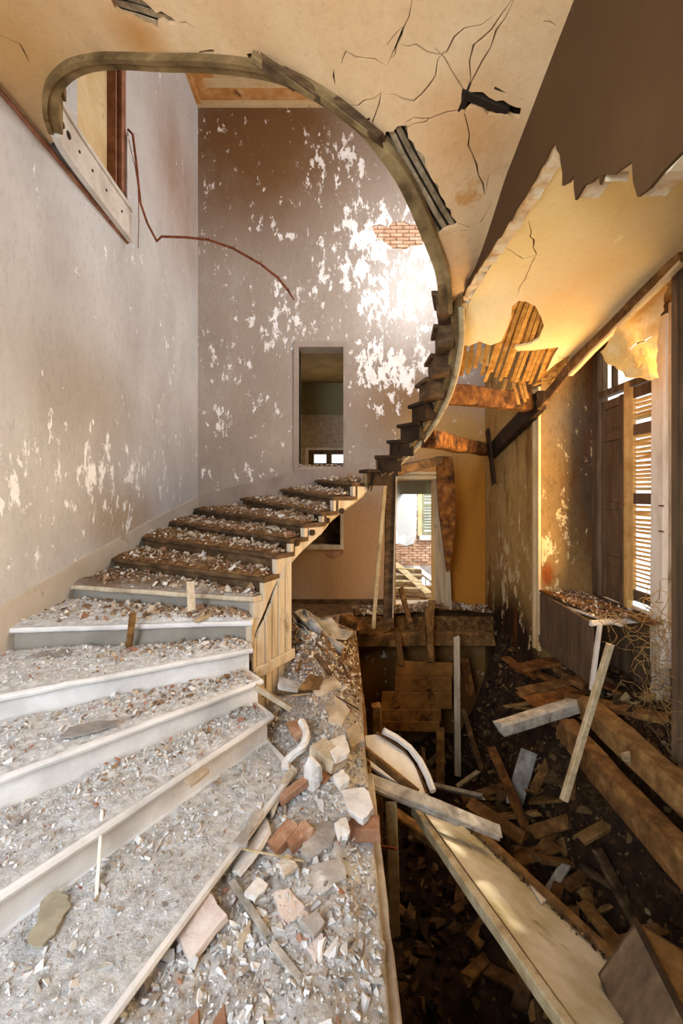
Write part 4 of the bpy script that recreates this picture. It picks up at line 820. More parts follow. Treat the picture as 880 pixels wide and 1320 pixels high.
# rubble bed over the floor: deepest against the spandrel
edge_x = lambda y: .17+.02*vn(y*3, y*0, 8)
def bed(x, y):
    h = .035+.05*fbm(x*2.2, y*2.2, 1, 3)+.045*fbm(x*9, y*9, 2, 4)+.02*fbm(x*34, y*34, 5, 3)
    h = h+.50*np.exp(-((x+.30)/.42)**2-((y-4.35)/.6)**2)*(.75+.5*fbm(x*3, y*3, 3, 3))+.16*np.exp(-((x+.12)/.3)**2-((y-5.4)/.7)**2)+.12*np.exp(-((x+.1)/.3)**2-((y-3.3)/.5)**2)
    fade = np.clip((edge_x(y)+.01-x)/.14, 0, 1)*np.clip(1-np.clip((x+.02)/.12, 0, 1)*np.clip((3.0-y)/.5, 0, 1)*.75, 0, 1); far = np.clip((6.6-y)/1.0, .15, 1)
    return np.where(fade > 0, h*far*(.25+.75*fade**.6), -.03)
bedmesh('rubble', -1.35, .19, .9, 4.0, .012, bed, m_bed, 'crushed plaster rubble carpeting the floor at the foot of the stairs')
bedmesh('rubble', -1.3, .2, 3.99, WB-.02, .02, bed, m_bed, 'brown rubble heap banked against the boarded spandrel')
def scat(n, x0, x1, y0, y1): x = rng.uniform(x0, x1, n); y = rng.uniform(y0, y1, n); return x, y
x, y = scat(9000, -1.3, .17, 1.0, 3.9); sz = logn(9000, .008, .03); rocks(np.stack([x, y, bed(x, y)+sz*.25], 1), sz, m_chip, 'rubble', 'loose grey and white plaster crumbs over the front floor')
x, y = scat(2600, -.9, .16, 1.6, 4.2); sz = logn(2600, .014, .038); rocks(np.stack([x, y, bed(x, y)+sz*.3], 1), sz, m_chip, 'rubble', 'pebble-sized plaster bits over the front floor')
x, y = scat(4500, -.75, .18, 3.8, 6.8); sz = logn(4500, .018, .06); rocks(np.stack([x, y, bed(x, y)+sz*.3], 1), sz, m_chip_brown, 'rubble', 'brown and buff crumbs over the heap by the spandrel')
def ledge(x, y): return -.10+.07*fbm(x*3, y*3, 4)+.10*np.exp(-((x-1.75)/.5)**2)+.05*fbm(x*14, y*14, 9)
bedmesh('rubble', .22, 2.58, 7.28, WB-.02, .025, ledge, m_brown_bed, 'rust-brown rubble on the ledge before the low doorway')
x, y = scat(900, .24, 2.56, 7.28, WB-.04); sz = logn(900, .025, .08); rocks(np.stack([x, y, ledge(x, y)+sz*.3], 1), sz, m_chip_brown, 'rubble', 'chips scattered on the ledge before the low doorway')
def footb(x, y): return -2.3+.35*fbm(x*2.5, y*2.5, 6)+1.75*np.clip((x-1.8)/.8, 0, 1.1)**1.3+.06*fbm(x*12, y*12, 3)
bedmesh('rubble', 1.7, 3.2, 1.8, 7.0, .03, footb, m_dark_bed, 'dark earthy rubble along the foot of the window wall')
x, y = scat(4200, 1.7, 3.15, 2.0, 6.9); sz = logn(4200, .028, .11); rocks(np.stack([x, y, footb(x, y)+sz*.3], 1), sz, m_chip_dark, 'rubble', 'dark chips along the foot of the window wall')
x, y = scat(700, 2.62, 3.06, 4.3, 5.5); sz = logn(700, .012, .035); rocks(np.stack([x, y, .735+.05*rng.random(700)*np.clip((x-2.6)/.3, 0, 1)], 1), sz, m_chip_brown, 'debris', 'brown crumbs strewn over the broken window seat')
def cellar(x, y): return -2.7+.5*fbm(x*1.2, y*1.2, 6)+.9*np.exp(-((x-2.0)/.8)**2-((y-4.2)/1.2)**2)+.12*fbm(x*7, y*7, 3)
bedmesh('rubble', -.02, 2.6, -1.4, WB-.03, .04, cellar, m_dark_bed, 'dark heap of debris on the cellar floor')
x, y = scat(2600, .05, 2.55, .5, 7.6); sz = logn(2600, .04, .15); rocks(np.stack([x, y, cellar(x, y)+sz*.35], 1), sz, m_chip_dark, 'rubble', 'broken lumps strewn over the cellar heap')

# crumbs lying on the treads
STEP = ['first', 'second', 'third', 'fourth', 'fifth', 'sixth', 'seventh', 'eighth', 'ninth', 'tenth', 'eleventh', 'twelfth', 'thirteenth']
for n in range(1, 14):
    A, B = V(W[n]), V(I[n]); D, C_ = V(W[n+1]), V(I[n+1]); C_.z = B.z; D.z = A.z
    if n == 13: C_ = V((.24, 5.05, B.z)); D = V((.05, WB, A.z))
    deep = .03 if n <= 1 else (.04 if n <= 4 else .05)
    def T(u, v):
        u = np.asarray(u); v = np.asarray(v); f = lambda a, b, c, d: (a*(1-u)+b*u)*(1-v)+(d*(1-u)+c*u)*v
        return f(A.x, B.x, C_.x, D.x), f(A.y, B.y, C_.y, D.y), f(A.z, B.z, C_.z, D.z)
    Lu = (A-B).length; Lv = max((A-D).length, (B-C_).length); rs = .016 if n <= 4 else .028
    nu, nv = max(12, int(Lu/rs)), max(8, int(Lv/rs)); u, v = np.meshgrid(np.linspace(.004, .985, nu), np.linspace(.012, .99, nv))
    def H(u, v):
        x, y, z = T(u, v); k_ = np.clip(v/.12, 0, 1)*np.clip((1-u)/.06, 0, 1)*np.clip((1.0-v)/.03+.4, 0, 1)
        hh = fbm(x*3, y*3, n, 3)*(.35+.9*v)*1.3+.55*fbm(x*11, y*11, n+3, 3)+.3*fbm(x*36, y*36, n+5, 3)-(.45 if n <= 4 else .3)
        return x, y, z+.001+deep*k_*np.clip(hh, -.02, 2)
    x, y, z = H(u, v); vs = np.stack([x, y, z], 2).reshape(-1, 3); i = np.arange(nu*nv).reshape(nv, nu)
    nm = '%s step up' % STEP[n-1]
    fs = np.stack([i[:-1, :-1], i[:-1, 1:], i[1:, 1:], i[1:, :-1]], 2).reshape(-1, 4)
    bedo = mesh_np('debris', vs, fs, m_dust if n <= 5 else (m_bed if n == 6 else m_brown_bed), label=('grey plaster dust caked on the ' if n <= 5 else 'brown crushed debris lying on the ')+nm, cat='debris', kind='stuff')
    m_ = (3800 if n <= 2 else 2200) if n <= 4 else int(420+900*(Lu*.4)*.35)
    uu = rng.random(m_); vv = rng.beta(1.6, 1.1, m_)*.95+.03; uu = uu*.97+.01; x, y, z = H(uu, vv)
    sz = logn(m_, .007 if n <= 4 else .015, .03 if n <= 4 else .06, .6)
    mm = m_chip if n <= 4 else m_chip_brown
    if 2 <= n <= 5:
        nb = (90, 200, 300, 420)[n-2]; uu = rng.beta(4, 1.2, nb)*.97; vv = rng.beta(2.2, 1, nb)*.93+.04; xb, yb, zb_ = H(uu, vv); s_b = logn(nb, .013, .04)
        rocks(np.stack([xb, yb, zb_+s_b*.25], 1), s_b, m_chip_brown, 'debris', 'brown and buff bits gathered at the open end of the '+nm)
    rocks(np.stack([x, y, z+sz*.2], 1), sz, mm, 'debris', ('white plaster chips scattered on the ' if n <= 5 else 'buff and brown chips scattered on the ')+nm)
x, y = scat(500, -.76, .02, WB+.0, WB+.34); sz = logn(500, .02, .06); rocks(np.stack([x, y, 2.47+.07*rng.random(500)], 1), sz, m_chip_brown, 'debris', 'brown rubble heaped on the sill of the upper doorway')
x, y = scat(260, .9, 2.5, 5.4, 7.3); t_ = (y-5.0)/2.5; sz = logn(260, .02, .05); xx = .99+(2.6-.99)*np.clip(t_, 0, 1)+rng.uniform(-.08, .08, 260); rocks(np.stack([xx, y, 2.75+.01*t_+.0*x], 1), sz, m_chip_brown, 'debris', 'orange crumbs lying along the top of the rotten beam')

# ------------------------------------------------------------------ big pieces of plaster, brick and board in the rubble
def slab(name, px, zs, th, mat, label, cat='plaster', jit=.006, group=None, grain=3):
    if not isinstance(zs, (list, tuple)): zs = [zs]*len(px)
    q = [PZ(x, y, z) for (x, y), z in zip(px, zs)]; n = len(q); out = []
    for i in range(n):
        a, b = q[i], q[(i+1) % n]
        for k in range(grain): out.append(a.lerp(b, k/grain)+V((random.gauss(0, jit), random.gauss(0, jit), random.gauss(0, jit*.3)))*(1 if k else .4))
    nn = (q[1]-q[0]).cross(q[2]-q[0]).normalized(); nn = -nn if nn.z > 0 else nn
    c = sum(out, V())/len(out); m = len(out); low = [c+(p-c)*random.uniform(.93, 1.06)+nn*th*random.uniform(.8, 1.1) for p in out]
    k = MB(); vs = out+low+[c+V((0, 0, .004)), c+nn*th]
    fs = [(i, (i+1) % m, 2*m) for i in range(m)]+[((i+1) % m+m, i+m, 2*m+1) for i in range(m)]+[(i, i+m, (i+1) % m+m, (i+1) % m) for i in range(m)]
    k.add(vs, fs); return k.build(name, mat, label=label, cat=cat, group=group, bev=.003)
Bq = lambda x, y: float(bed(np.array([x]), np.array([y]))[0])
slab('plaster_slab', [(262, 1142), (293, 1178), (247, 1238), (219, 1200)], [.16, .15, .12, .13], .035, m_slab_pink, 'large flat pink-grey plaster slab lying against the lowest tread')
slab('plaster_slab', [(298, 1122), (341, 1052), (348, 1068), (306, 1126)], [.10, .12, .17, .15], .03, m_slab, 'long white plaster slab tipped on edge beyond the flat pink slab')
slab('plaster_slab', [(352, 1052), (379, 996), (374, 990), (342, 1030)], [.13, .2, .22, .18], .04, m_slab_tan, 'long tan slab with a white broken edge on the rubble')
slab('plaster_shard', [(390, 1012), (398, 975), (410, 988), (412, 1008), (402, 1022)], [.15, .36, .34, .2, .12], .03, m_slab, 'pointed cream plaster shard standing up in the rubble')
slab('plaster_slab', [(440, 1018), (470, 1014), (482, 1040), (468, 1055), (450, 1045)], [.21, .22, .2, .19, .2], .05, m_slab, 'bright white plaster slab lying on a brick at the floor edge')
def brickbox(a, b, w_, t, label, mat=m_brick, name='brick'):
    k = MB(); k.timber(a, b, w_, t, seg=5, jit=.006, rag=.02); return k.build(name, mat, label=label, cat='brick')
brickbox(PZ(455, 1067, .09), PZ(486, 1068, .09), .12, .08, 'brown brick under the white slab at the floor edge')
brickbox(PZ(410, 965, .30), PZ(436, 985, .27), .14, .09, 'brown-sided brick lump with a white top beside the pointed shard', m_slab_tan, 'brick_lump')
brickbox(PZ(352, 1095, .11), PZ(376, 1066, .15), .09, .07, 'reddish brick fragment between the tan slab and the grey slabs')
brickbox(PZ(372, 1088, .12), PZ(396, 1068, .15), .09, .06, 'reddish brick fragment with a white face near the grey slabs')
brickbox(PZ(362, 1030, .15), PZ(392, 1008, .18), .06, .05, 'thin broken brick behind the long tan slab')
brickbox(PZ(404, 998, .14), PZ(420, 1008, .12), .07, .06, 'small rounded brick bit under the pointed cream shard')
slab('plaster_slab', [(420, 905), (430, 895), (452, 915), (440, 935), (424, 930)], [.42, .45, .4, .38, .4], .03, m_slab_tan, 'buff plaster slab with a white corner on the heap', grain=3)
slab('plaster_slab', [(444, 940), (462, 930), (470, 955), (452, 963)], [.22, .22, .2, .2], .05, m_slab_tan, 'tan block perched at the floor edge over the pit')
slab('plaster_slab', [(392, 1065), (418, 1058), (440, 1062), (428, 1090), (400, 1106), (388, 1098)], .13, .035, m_slab_grey, 'dusty grey plaster slab near the floor edge')
slab('plaster_slab', [(392, 1118), (440, 1105), (446, 1132), (420, 1148), (398, 1150)], [.12, .13, .12, .11, .11], .04, m_slab_grey, 'grey-brown slab with a pale broken rim near the floor edge')
slab('plaster_slab', [(352, 1152), (372, 1143), (398, 1180), (416, 1205), (406, 1242), (384, 1205), (362, 1180)], [.12, .12, .12, .11, .1, .11, .12], .04, m_slab_pink, 'long pink broken slab in the crumbs before the grey slabs')
slab('plaster_slab', [(386, 1185), (412, 1168), (418, 1190), (404, 1205)], [.15, .15, .14, .14], .03, m_slab_grey, 'small grey slab leaning on the long pink slab')
slab('plaster_shard', [(404, 1262), (411, 1210), (420, 1206), (412, 1252)], [.08, .11, .12, .09], .02, m_slab, 'slim white plaster shard upright beside the long pink slab')
slab('plaster_slab', [(378, 1320), (390, 1288), (402, 1300), (404, 1322)], [.1, .11, .1, .09], .04, m_slab_pink, 'pink plaster lump at the very front of the floor')
slab('plaster_slab', [(303, 1215), (322, 1185), (325, 1200), (312, 1225)], [.1, .12, .11, .1], .03, m_slab_tan, 'small tan slab amid crumbs beyond the flat pink slab')
slab('plaster_slab', [(330, 1270), (352, 1240), (362, 1250), (345, 1272)], [.08, .1, .1, .08], .02, m_slab_grey, 'thin grey flake on crumbs near the pale batten')
slab('plaster_slab', [(236, 1005), (262, 985), (270, 992), (246, 1012)], [.43, .43, .43, .43], .02, m_slab_tan, 'buff flake lying below the riser of the third step up')
slab('plaster_lump', [(345, 1008), (360, 1000), (372, 985), (362, 980), (345, 992)], [.15, .17, .19, .19, .17], .04, m_slab_grey, 'grey lump behind the long tan slab')
slab('plaster_slab', [(368, 930), (392, 925), (400, 940), (380, 950)], [.3, .32, .3, .28], .04, m_brick, 'rust-brown broken slab at the end of the second step up', 'brick')
# curved moulding
k = MB(); cp = [PZ(388, 930, .36), PZ(395, 945, .34), PZ(390, 962, .30), PZ(378, 972, .26), PZ(369, 982, .22), PZ(368, 992, .2)]
k.tube(spline(cp, 4), .028, 6); k.build('curved_moulding', m_slab, label='curved grey moulding piece at the end of the second step up', cat='moulding')
def stick(a, b, w_, t, mat, label, cat='stick', name='batten', **q): return beam(name, a, b, w_, t, mat, label, cat, jit=.004, seg=9, rag=.02, **q)
stick(PZ(300, 1138, .12), PZ(345, 1205, .12), .03, .015, m_grey_wood, 'pale batten lying on crumbs beside the flat pink slab')
stick(PZ(352, 1218, .11), PZ(413, 1296, .10), .03, .015, m_grey_wood, 'pale batten pointing to the front beside the long pink slab')
stick(PZ(300, 1092, .16), PZ(390, 1110, .17), .008, .008, m_pale_plank, 'thin straw-like stick lying across the slabs', name='twig')
stick(PZ(131, 1048, .41), PZ(124, 1155, .22), .014, .014, m_frame, 'thin white rod leaning on the second step up', 'rod', name='white_rod')
stick(PZ(171, 792, 1.08), PZ(166, 834, .80), .05, .015, m_brown_wood, 'brown splint leaning on the riser of the fifth step up', name='wood_splint')
stick(P(245, 752, 3.5), P(247, 785, 3.45), .06, .015, m_tan_wood, 'pale splint stuck upright on the fifth step up', name='wood_splint')
stick(PZ(252, 800, .98), PZ(290, 786, 1.0), .05, .02, m_pale_plank, 'broken wood piece lying across the fifth step up', name='wood_splint')
stick(PZ(330, 886, .60), PZ(372, 912, .42), .06, .04, m_slab_tan, 'broken wooden rail end by the corner of the third step up', name='rail_end')
stick(PZ(340, 896, .5), PZ(412, 890, .47), .03, .02, m_dark_wood, 'dark lath lying across the heap by the spandrel', name='dark_lath')
stick(PZ(408, 845, .60), PZ(425, 868, .55), .04, .03, m_dark_wood, 'short dark stick poking from the heap', name='dark_stick')
slab('thin_board', [(360, 872), (386, 878), (384, 892), (358, 888)], [.62, .6, .57, .58], .012, m_sheet, 'flat grey board scrap on the heap by the spandrel', 'board')
slab('thin_board', [(384, 886), (400, 868), (416, 872), (412, 888)], [.58, .62, .62, .57], .02, m_brown_wood, 'brown board scrap on the heap by the spandrel', 'board')
# grey sheets crumpled behind the spandrel
def crumple(px, Ys, label, mat=m_sheet, amp=.05):
    q = [P(x, y, Y) for (x, y), Y in zip(px, Ys)]; k = MB(); N_ = 10; vs = []
    for i in range(N_+1):
        for j in range(N_+1):
            u, v = i/N_, j/N_; p = q[0]*(1-u)*(1-v)+q[1]*u*(1-v)+q[2]*u*v+q[3]*(1-u)*v
            vs.append(p+V((0, 0, amp*(float(fbm(u*3+px[0][0], v*3, 3))-.5)*2+amp*.8*math.sin(u*5+px[0][1]))))
    fs = [(i*(N_+1)+j, i*(N_+1)+j+1, (i+1)*(N_+1)+j+1, (i+1)*(N_+1)+j) for i in range(N_) for j in range(N_)]
    k.add(vs, fs); o = k.build('grey_sheet', mat, label=label, cat='sheet', smooth=True); md = o.modifiers.new('solid', 'SOLIDIFY'); md.thickness = .012; return o
crumple([(378, 792), (420, 790), (455, 812), (410, 838)], (4.85, 4.95, 4.75, 4.35), 'big grey crumpled sheet spread over the heap beside the spandrel', amp=.06)
crumple([(376, 800), (392, 790), (408, 812), (398, 822)], (4.6, 4.7, 4.5, 4.35), 'small grey folded sheet tucked against the spandrel', amp=.06)
crumple([(378, 815), (396, 812), (412, 838), (396, 846)], (4.4, 4.45, 4.3, 4.25), 'brownish folded sheet before the small grey one', m_slab_tan, .05)
stick(P(384, 789, 4.7), P(432, 834, 4.3), .12, .03, m_grey_wood, 'grey board slanting over the crumpled sheets', 'board', name='grey_board')
k = MB(); k.tube([P(400, 800, 4.5), P(418, 822, 4.35), P(442, 838, 4.3)], .045, 8); k.build('rolled_sheet', m_sheet, label='rolled grey sheet lying along the edge of the crumpled sheets', cat='sheet')
brickbox(P(443, 797, 5.7), P(464, 806, 5.5), .16, .12, 'loose orange wood block lying behind the grey crumpled sheets', m_rust_wood, 'wood_block')
# stains and scraps on the treads
def blot(px, z, mat, label):
    q = [PZ(x, y, z) for x, y in px]; out = dense([(p.x, p.y) for p in q], .02, .006)
    sheet(out, [], lambda u, v, d: (u, v, z+d+.006*float(fbm(u*20, v*20, 2))), .008, .05).build('damp_patch', mat, label=label, cat='stain', origin=True)
blot([(52, 1165), (70, 1150), (85, 1155), (92, 1172), (80, 1185), (70, 1205), (55, 1222), (38, 1222), (35, 1208), (48, 1190)], .225, m_stain, 'brown damp patch on dust of the lowest tread')
blot([(78, 952), (90, 940), (120, 932), (150, 930), (150, 936), (125, 944), (95, 952)], .61, m_tar, 'dark grey smudge on the third step up')
blot([(35, 848), (60, 840), (95, 838), (90, 846), (60, 852)], .80, m_tar, 'dark grey flat scrap on the fourth step up')
# a crowd of smaller lumps, alike
GRP = 'small plaster lumps strewn over the front rubble'
mats = [m_slab, m_slab, m_slab_pink, m_slab_tan, m_slab_grey, m_brick]
protos = []
for i in range(10):
    v = TEMPL[i]*np.array([1.15, 1, .55]); k = MB(); k.v = [tuple(p*.045) for p in v]; k.f = [tuple(int(j) for j in f) for f in IF]
    o = k.build('plaster_lump', mats[i % 6], label=['small angular white plaster lump among the crumbs on the front floor', 'small angular white plaster lump among the crumbs on the front floor', 'small pinkish plaster lump among the crumbs on the front floor', 'small tan plaster lump among the crumbs on the front floor', 'small dull grey plaster lump among the crumbs on the front floor', 'small brick-brown lump among the crumbs on the front floor'][i % 6], cat='plaster', group=GRP, bev=.003); protos.append(o)
for i in range(130):
    o = protos[i] if i < 10 else copy_of(protos[i % 10])
    x, y = random.uniform(-.75, .13), 1.45+3.2*random.random()**1.6
    if x < -.35-.22*(y < 2.4): x += .35
    o.location = (x, y, Bq(x, y)-.005); o.rotation_euler = (random.gauss(0, .4), random.gauss(0, .4), random.uniform(0, 6.28)); s__ = random.uniform(.45, 1.1); o.scale = (s__, s__, s__)

WG = 'short wood splinters in the heap by the spandrel'
wp = []
for i in range(44):
    if i < 6:
        o = MB().timber((-.09-.01*i, 0, 0), (.09+.01*i, 0, 0), .018+.004*(i % 3), .012, seg=5, jit=.004, rag=.03).build('wood_splinter', [m_brown_wood, m_dark_wood, m_tan_wood][i % 3], label='short %s wood splinter lying on the heap by the spandrel' % ['brown', 'nearly black', 'pale'][i % 3], cat='splinter', group=WG); wp.append(o)
    else: o = copy_of(wp[i % 6])
    x, y = random.uniform(-.62, .08), random.uniform(3.5, 5.0); h_ = Bq(x, y); gx_ = (Bq(x+.05, y)-h_)/.05
    o.location = (x, y, h_+.02); o.rotation_euler = (0, -math.atan(gx_)+random.gauss(0, .2), random.uniform(0, 6.28))
# slabs half sunk in the rubble, each broken differently
for i, (px, zz, th, m, lb) in enumerate((
    ([(300, 1085), (330, 1040), (340, 1046), (318, 1092)], .2, .02, m_slab_grey, 'grey flake leaning on the lowest tread above the white tipped slab'),
    ([(420, 955), (444, 946), (450, 968), (432, 980)], .33, .03, m_slab, 'cream slab with a broken corner by the brown-sided lump'),
    ([(398, 880), (432, 872), (440, 886), (408, 896)], .56, .02, m_slab_tan, 'flat tan plate lying across the heap near the pit edge'),
    ([(428, 1000), (442, 990), (450, 1004), (438, 1014)], .24, .03, m_slab, 'small white slab behind the bright white one'),
    ([(430, 1060), (446, 1052), (452, 1072), (438, 1080)], .2, .03, m_slab, 'chunky white lump in front of the brown edge brick'),
    ([(275, 1262), (300, 1240), (312, 1262), (290, 1285)], .1, .02, m_slab_grey, 'thin grey plate among crumbs near the front batten'),
    ([(318, 1296), (345, 1282), (350, 1300), (326, 1316)], .09, .02, m_slab, 'pale plate lying nearest the front between crumbs and batten'),
    ([(240, 1290), (262, 1268), (272, 1284), (252, 1306)], .09, .025, m_slab_tan, 'tan lump beside the lowest tread nose at the front'),
    ([(316, 1148), (332, 1130), (346, 1140), (330, 1160)], .15, .03, m_slab, 'white lump beside the flat pink slab and the batten'),
    ([(356, 1112), (372, 1100), (384, 1116), (366, 1128)], .15, .02, m_slab_tan, 'tan flake between the brick fragments and the long pink slab'))):
    slab('plaster_slab', px, [zz+random.uniform(-.015, .015) for _ in px], th, m, lb)

# ------------------------------------------------------------------ things fallen into the pit
big = empty('fallen_boarding', (.8, 2.9, -.5), 'long mossy pale wooden panel fallen from the floor edge down into the pit', 'panel')
pa_, pb_ = P(548, 1045, 3.35), P(772, 1345, 2.15)
def quadprism(px, Y, off): return MB().prism([P(x, y, YY) for (x, y), YY in zip(px, Y)], off)
_A, _B, _C = P(545, 1045, 3.33), P(602, 1066, 3.42), P(850, 1300, 2.2); _n = (_B-_A).cross(_C-_A)
_r = P(756, 1338, 1.0)-cam.location; _D = cam.location+_r*((_A-cam.location).dot(_n)/_r.dot(_n))
MB().prism([_A, _B, _C, _D], (0, .02, -.03)).build('panel_face', m_board_green, big, bev=.005)
k = MB(); k.timber(_A+V((-.07, -.02, .02)), _D+V((-.06, -.02, .02)), .05, .075, seg=12, jit=.004, rag=.01); k.build('side_rail', m_pale_plank, big)
k = MB(); k.timber(_B+V((.02, 0, .02)), _C+V((.02, 0, .02)), .05, .06, seg=20, jit=.012, rag=.04); k.build('broken_edge', m_brown_wood, big, label='dark splintered far edge')
x = rng.random(160); pos = np.array([_B.lerp(_C, t)+V((rng.normal(-.03, .03), rng.normal(0, .03), .02)) for t in x]); rocks(pos, logn(160, .012, .03), m_chip_dark, 'debris', 'dark crumbs along the splintered edge of the fallen panel')
slab_q = [cam.location+(P(x, y, 1)-cam.location)*((_A-cam.location).dot(_n)/(P(x, y, 1)-cam.location).dot(_n)) for x, y in ((680, 1139), (690, 1140), (704, 1164), (698, 1168))]
MB().prism([p+V((0, 0, .02)) for p in slab_q], (0, 0, -.015)).build('plaster_flake', m_slab, label='white plaster flake lying on the fallen mossy panel', cat='plaster')
# curved end panel by the floor edge
cpl = [(470, 948), (488, 946), (505, 955), (522, 968), (535, 985), (545, 1005), (552, 1024), (540, 1024), (520, 1014), (500, 1002), (474, 986)]
cY = (3.55, 3.6, 3.6, 3.6, 3.55, 3.45, 3.35, 3.3, 3.3, 3.3, 3.35)
cv = empty('curved_boarding', (.4, 3.4, -.1), 'curved pale broken panel tipping over the floor edge above the fallen mossy panel', 'panel')
quadprism(cpl, cY, (0, .01, -.03)).build('panel_face', m_white_wood, cv, bev=.004)
k = MB(); k.tube([P(x+6, y-4, Y) for (x, y), Y in zip(cpl[1:7], cY[1:7])], .028, 6); k.build('curved_rim', m_white_wood, cv)
k = MB(); k.tube([P(x-3, y+2, Y)+V((0, 0, .02)) for (x, y), Y in zip(cpl[1:7], cY[1:7])], .015, 5); k.build('crumbled_groove', m_brown_wood, cv)
k = MB(); k.timber(P(470, 968, 3.3), P(534, 1020, 3.2), .03, .06, seg=8, jit=.005); k.build('side_rail', m_brown_wood, cv)
gr = MB(); gr.timber(P(478, 1008, 3.1), P(640, 1072, 3.15), .09, .05, (0, -.5, 1), 14, .005, .03); go = gr.build('grey_rail', m_grey_wood, label='grey moulded rail resting across the fallen mossy panel', cat='rail')
k = MB(); k.timber(P(480, 1016, 3.06), P(590, 1062, 3.1), .03, .03, (0, -.5, 1), 10, .004, .03); k.build('moulding', m_grey_wood, go)
beam('torn_post', P(505, 1048, 3.0), P(508, 1190, 2.9), .08, .06, m_pale_plank, 'pale torn upright post under the floor edge', 'post', (0, 1, 0), .01, 12, .1)
beam('slanting_strut', P(512, 1052, 3.5), P(600, 1110, 3.3), .1, .07, m_brown_wood, 'brown strut tucked under the fallen mossy panel', 'strut', jit=.01)
beam('nail_rod', P(487, 1090, 2.9), P(505, 1093, 2.9), .015, .015, m_rust, 'short iron bar jutting from the floor edge', 'bar', jit=.001)
# upturned drawer-like box at the near corner
c0 = P(818, 1186, 2.15); e2 = (P(886, 1318, 1.75)-c0); d2_ = e2.normalized(); v1 = P(756, 1228, 2.3)-c0; v1 = (v1-d2_*v1.dot(d2_)); v1.normalize(); v3 = d2_.cross(v1); v3 = -v3 if v3.x < 0 else v3
bx = empty('wooden_box', c0+V((0, 0, -.5)), 'dark wooden box tilted on its edge at the near corner of the pit', 'box')
def boxface(a, u, v, n_, t, m, name):
    k = MB(); q = [a, a+u, a+u+v, a+v]; k.prism(q, n_*t); return k.build(name, m, bx, bev=.004)
A1, A2, A3 = v1*.36, d2_*.75, v3*.6
boxface(c0, A1, A2, v3, .02, m_shutter, 'side_board'); boxface(c0, A3, A2, v1, .02, m_mid_plank, 'bottom_board'); boxface(c0+A1, A3, A2, -v1, .02, m_shutter, 'side_board'); boxface(c0, A1, A3, d2_, .02, m_shutter, 'end_board')  # lit face coloured with lighter wood, shaded faces with darker wood
k = MB(); k.timber(c0, c0+A2, .025, .025, seg=4, jit=.001, rag=0); k.build('corner_edge', m_black_wood, bx)
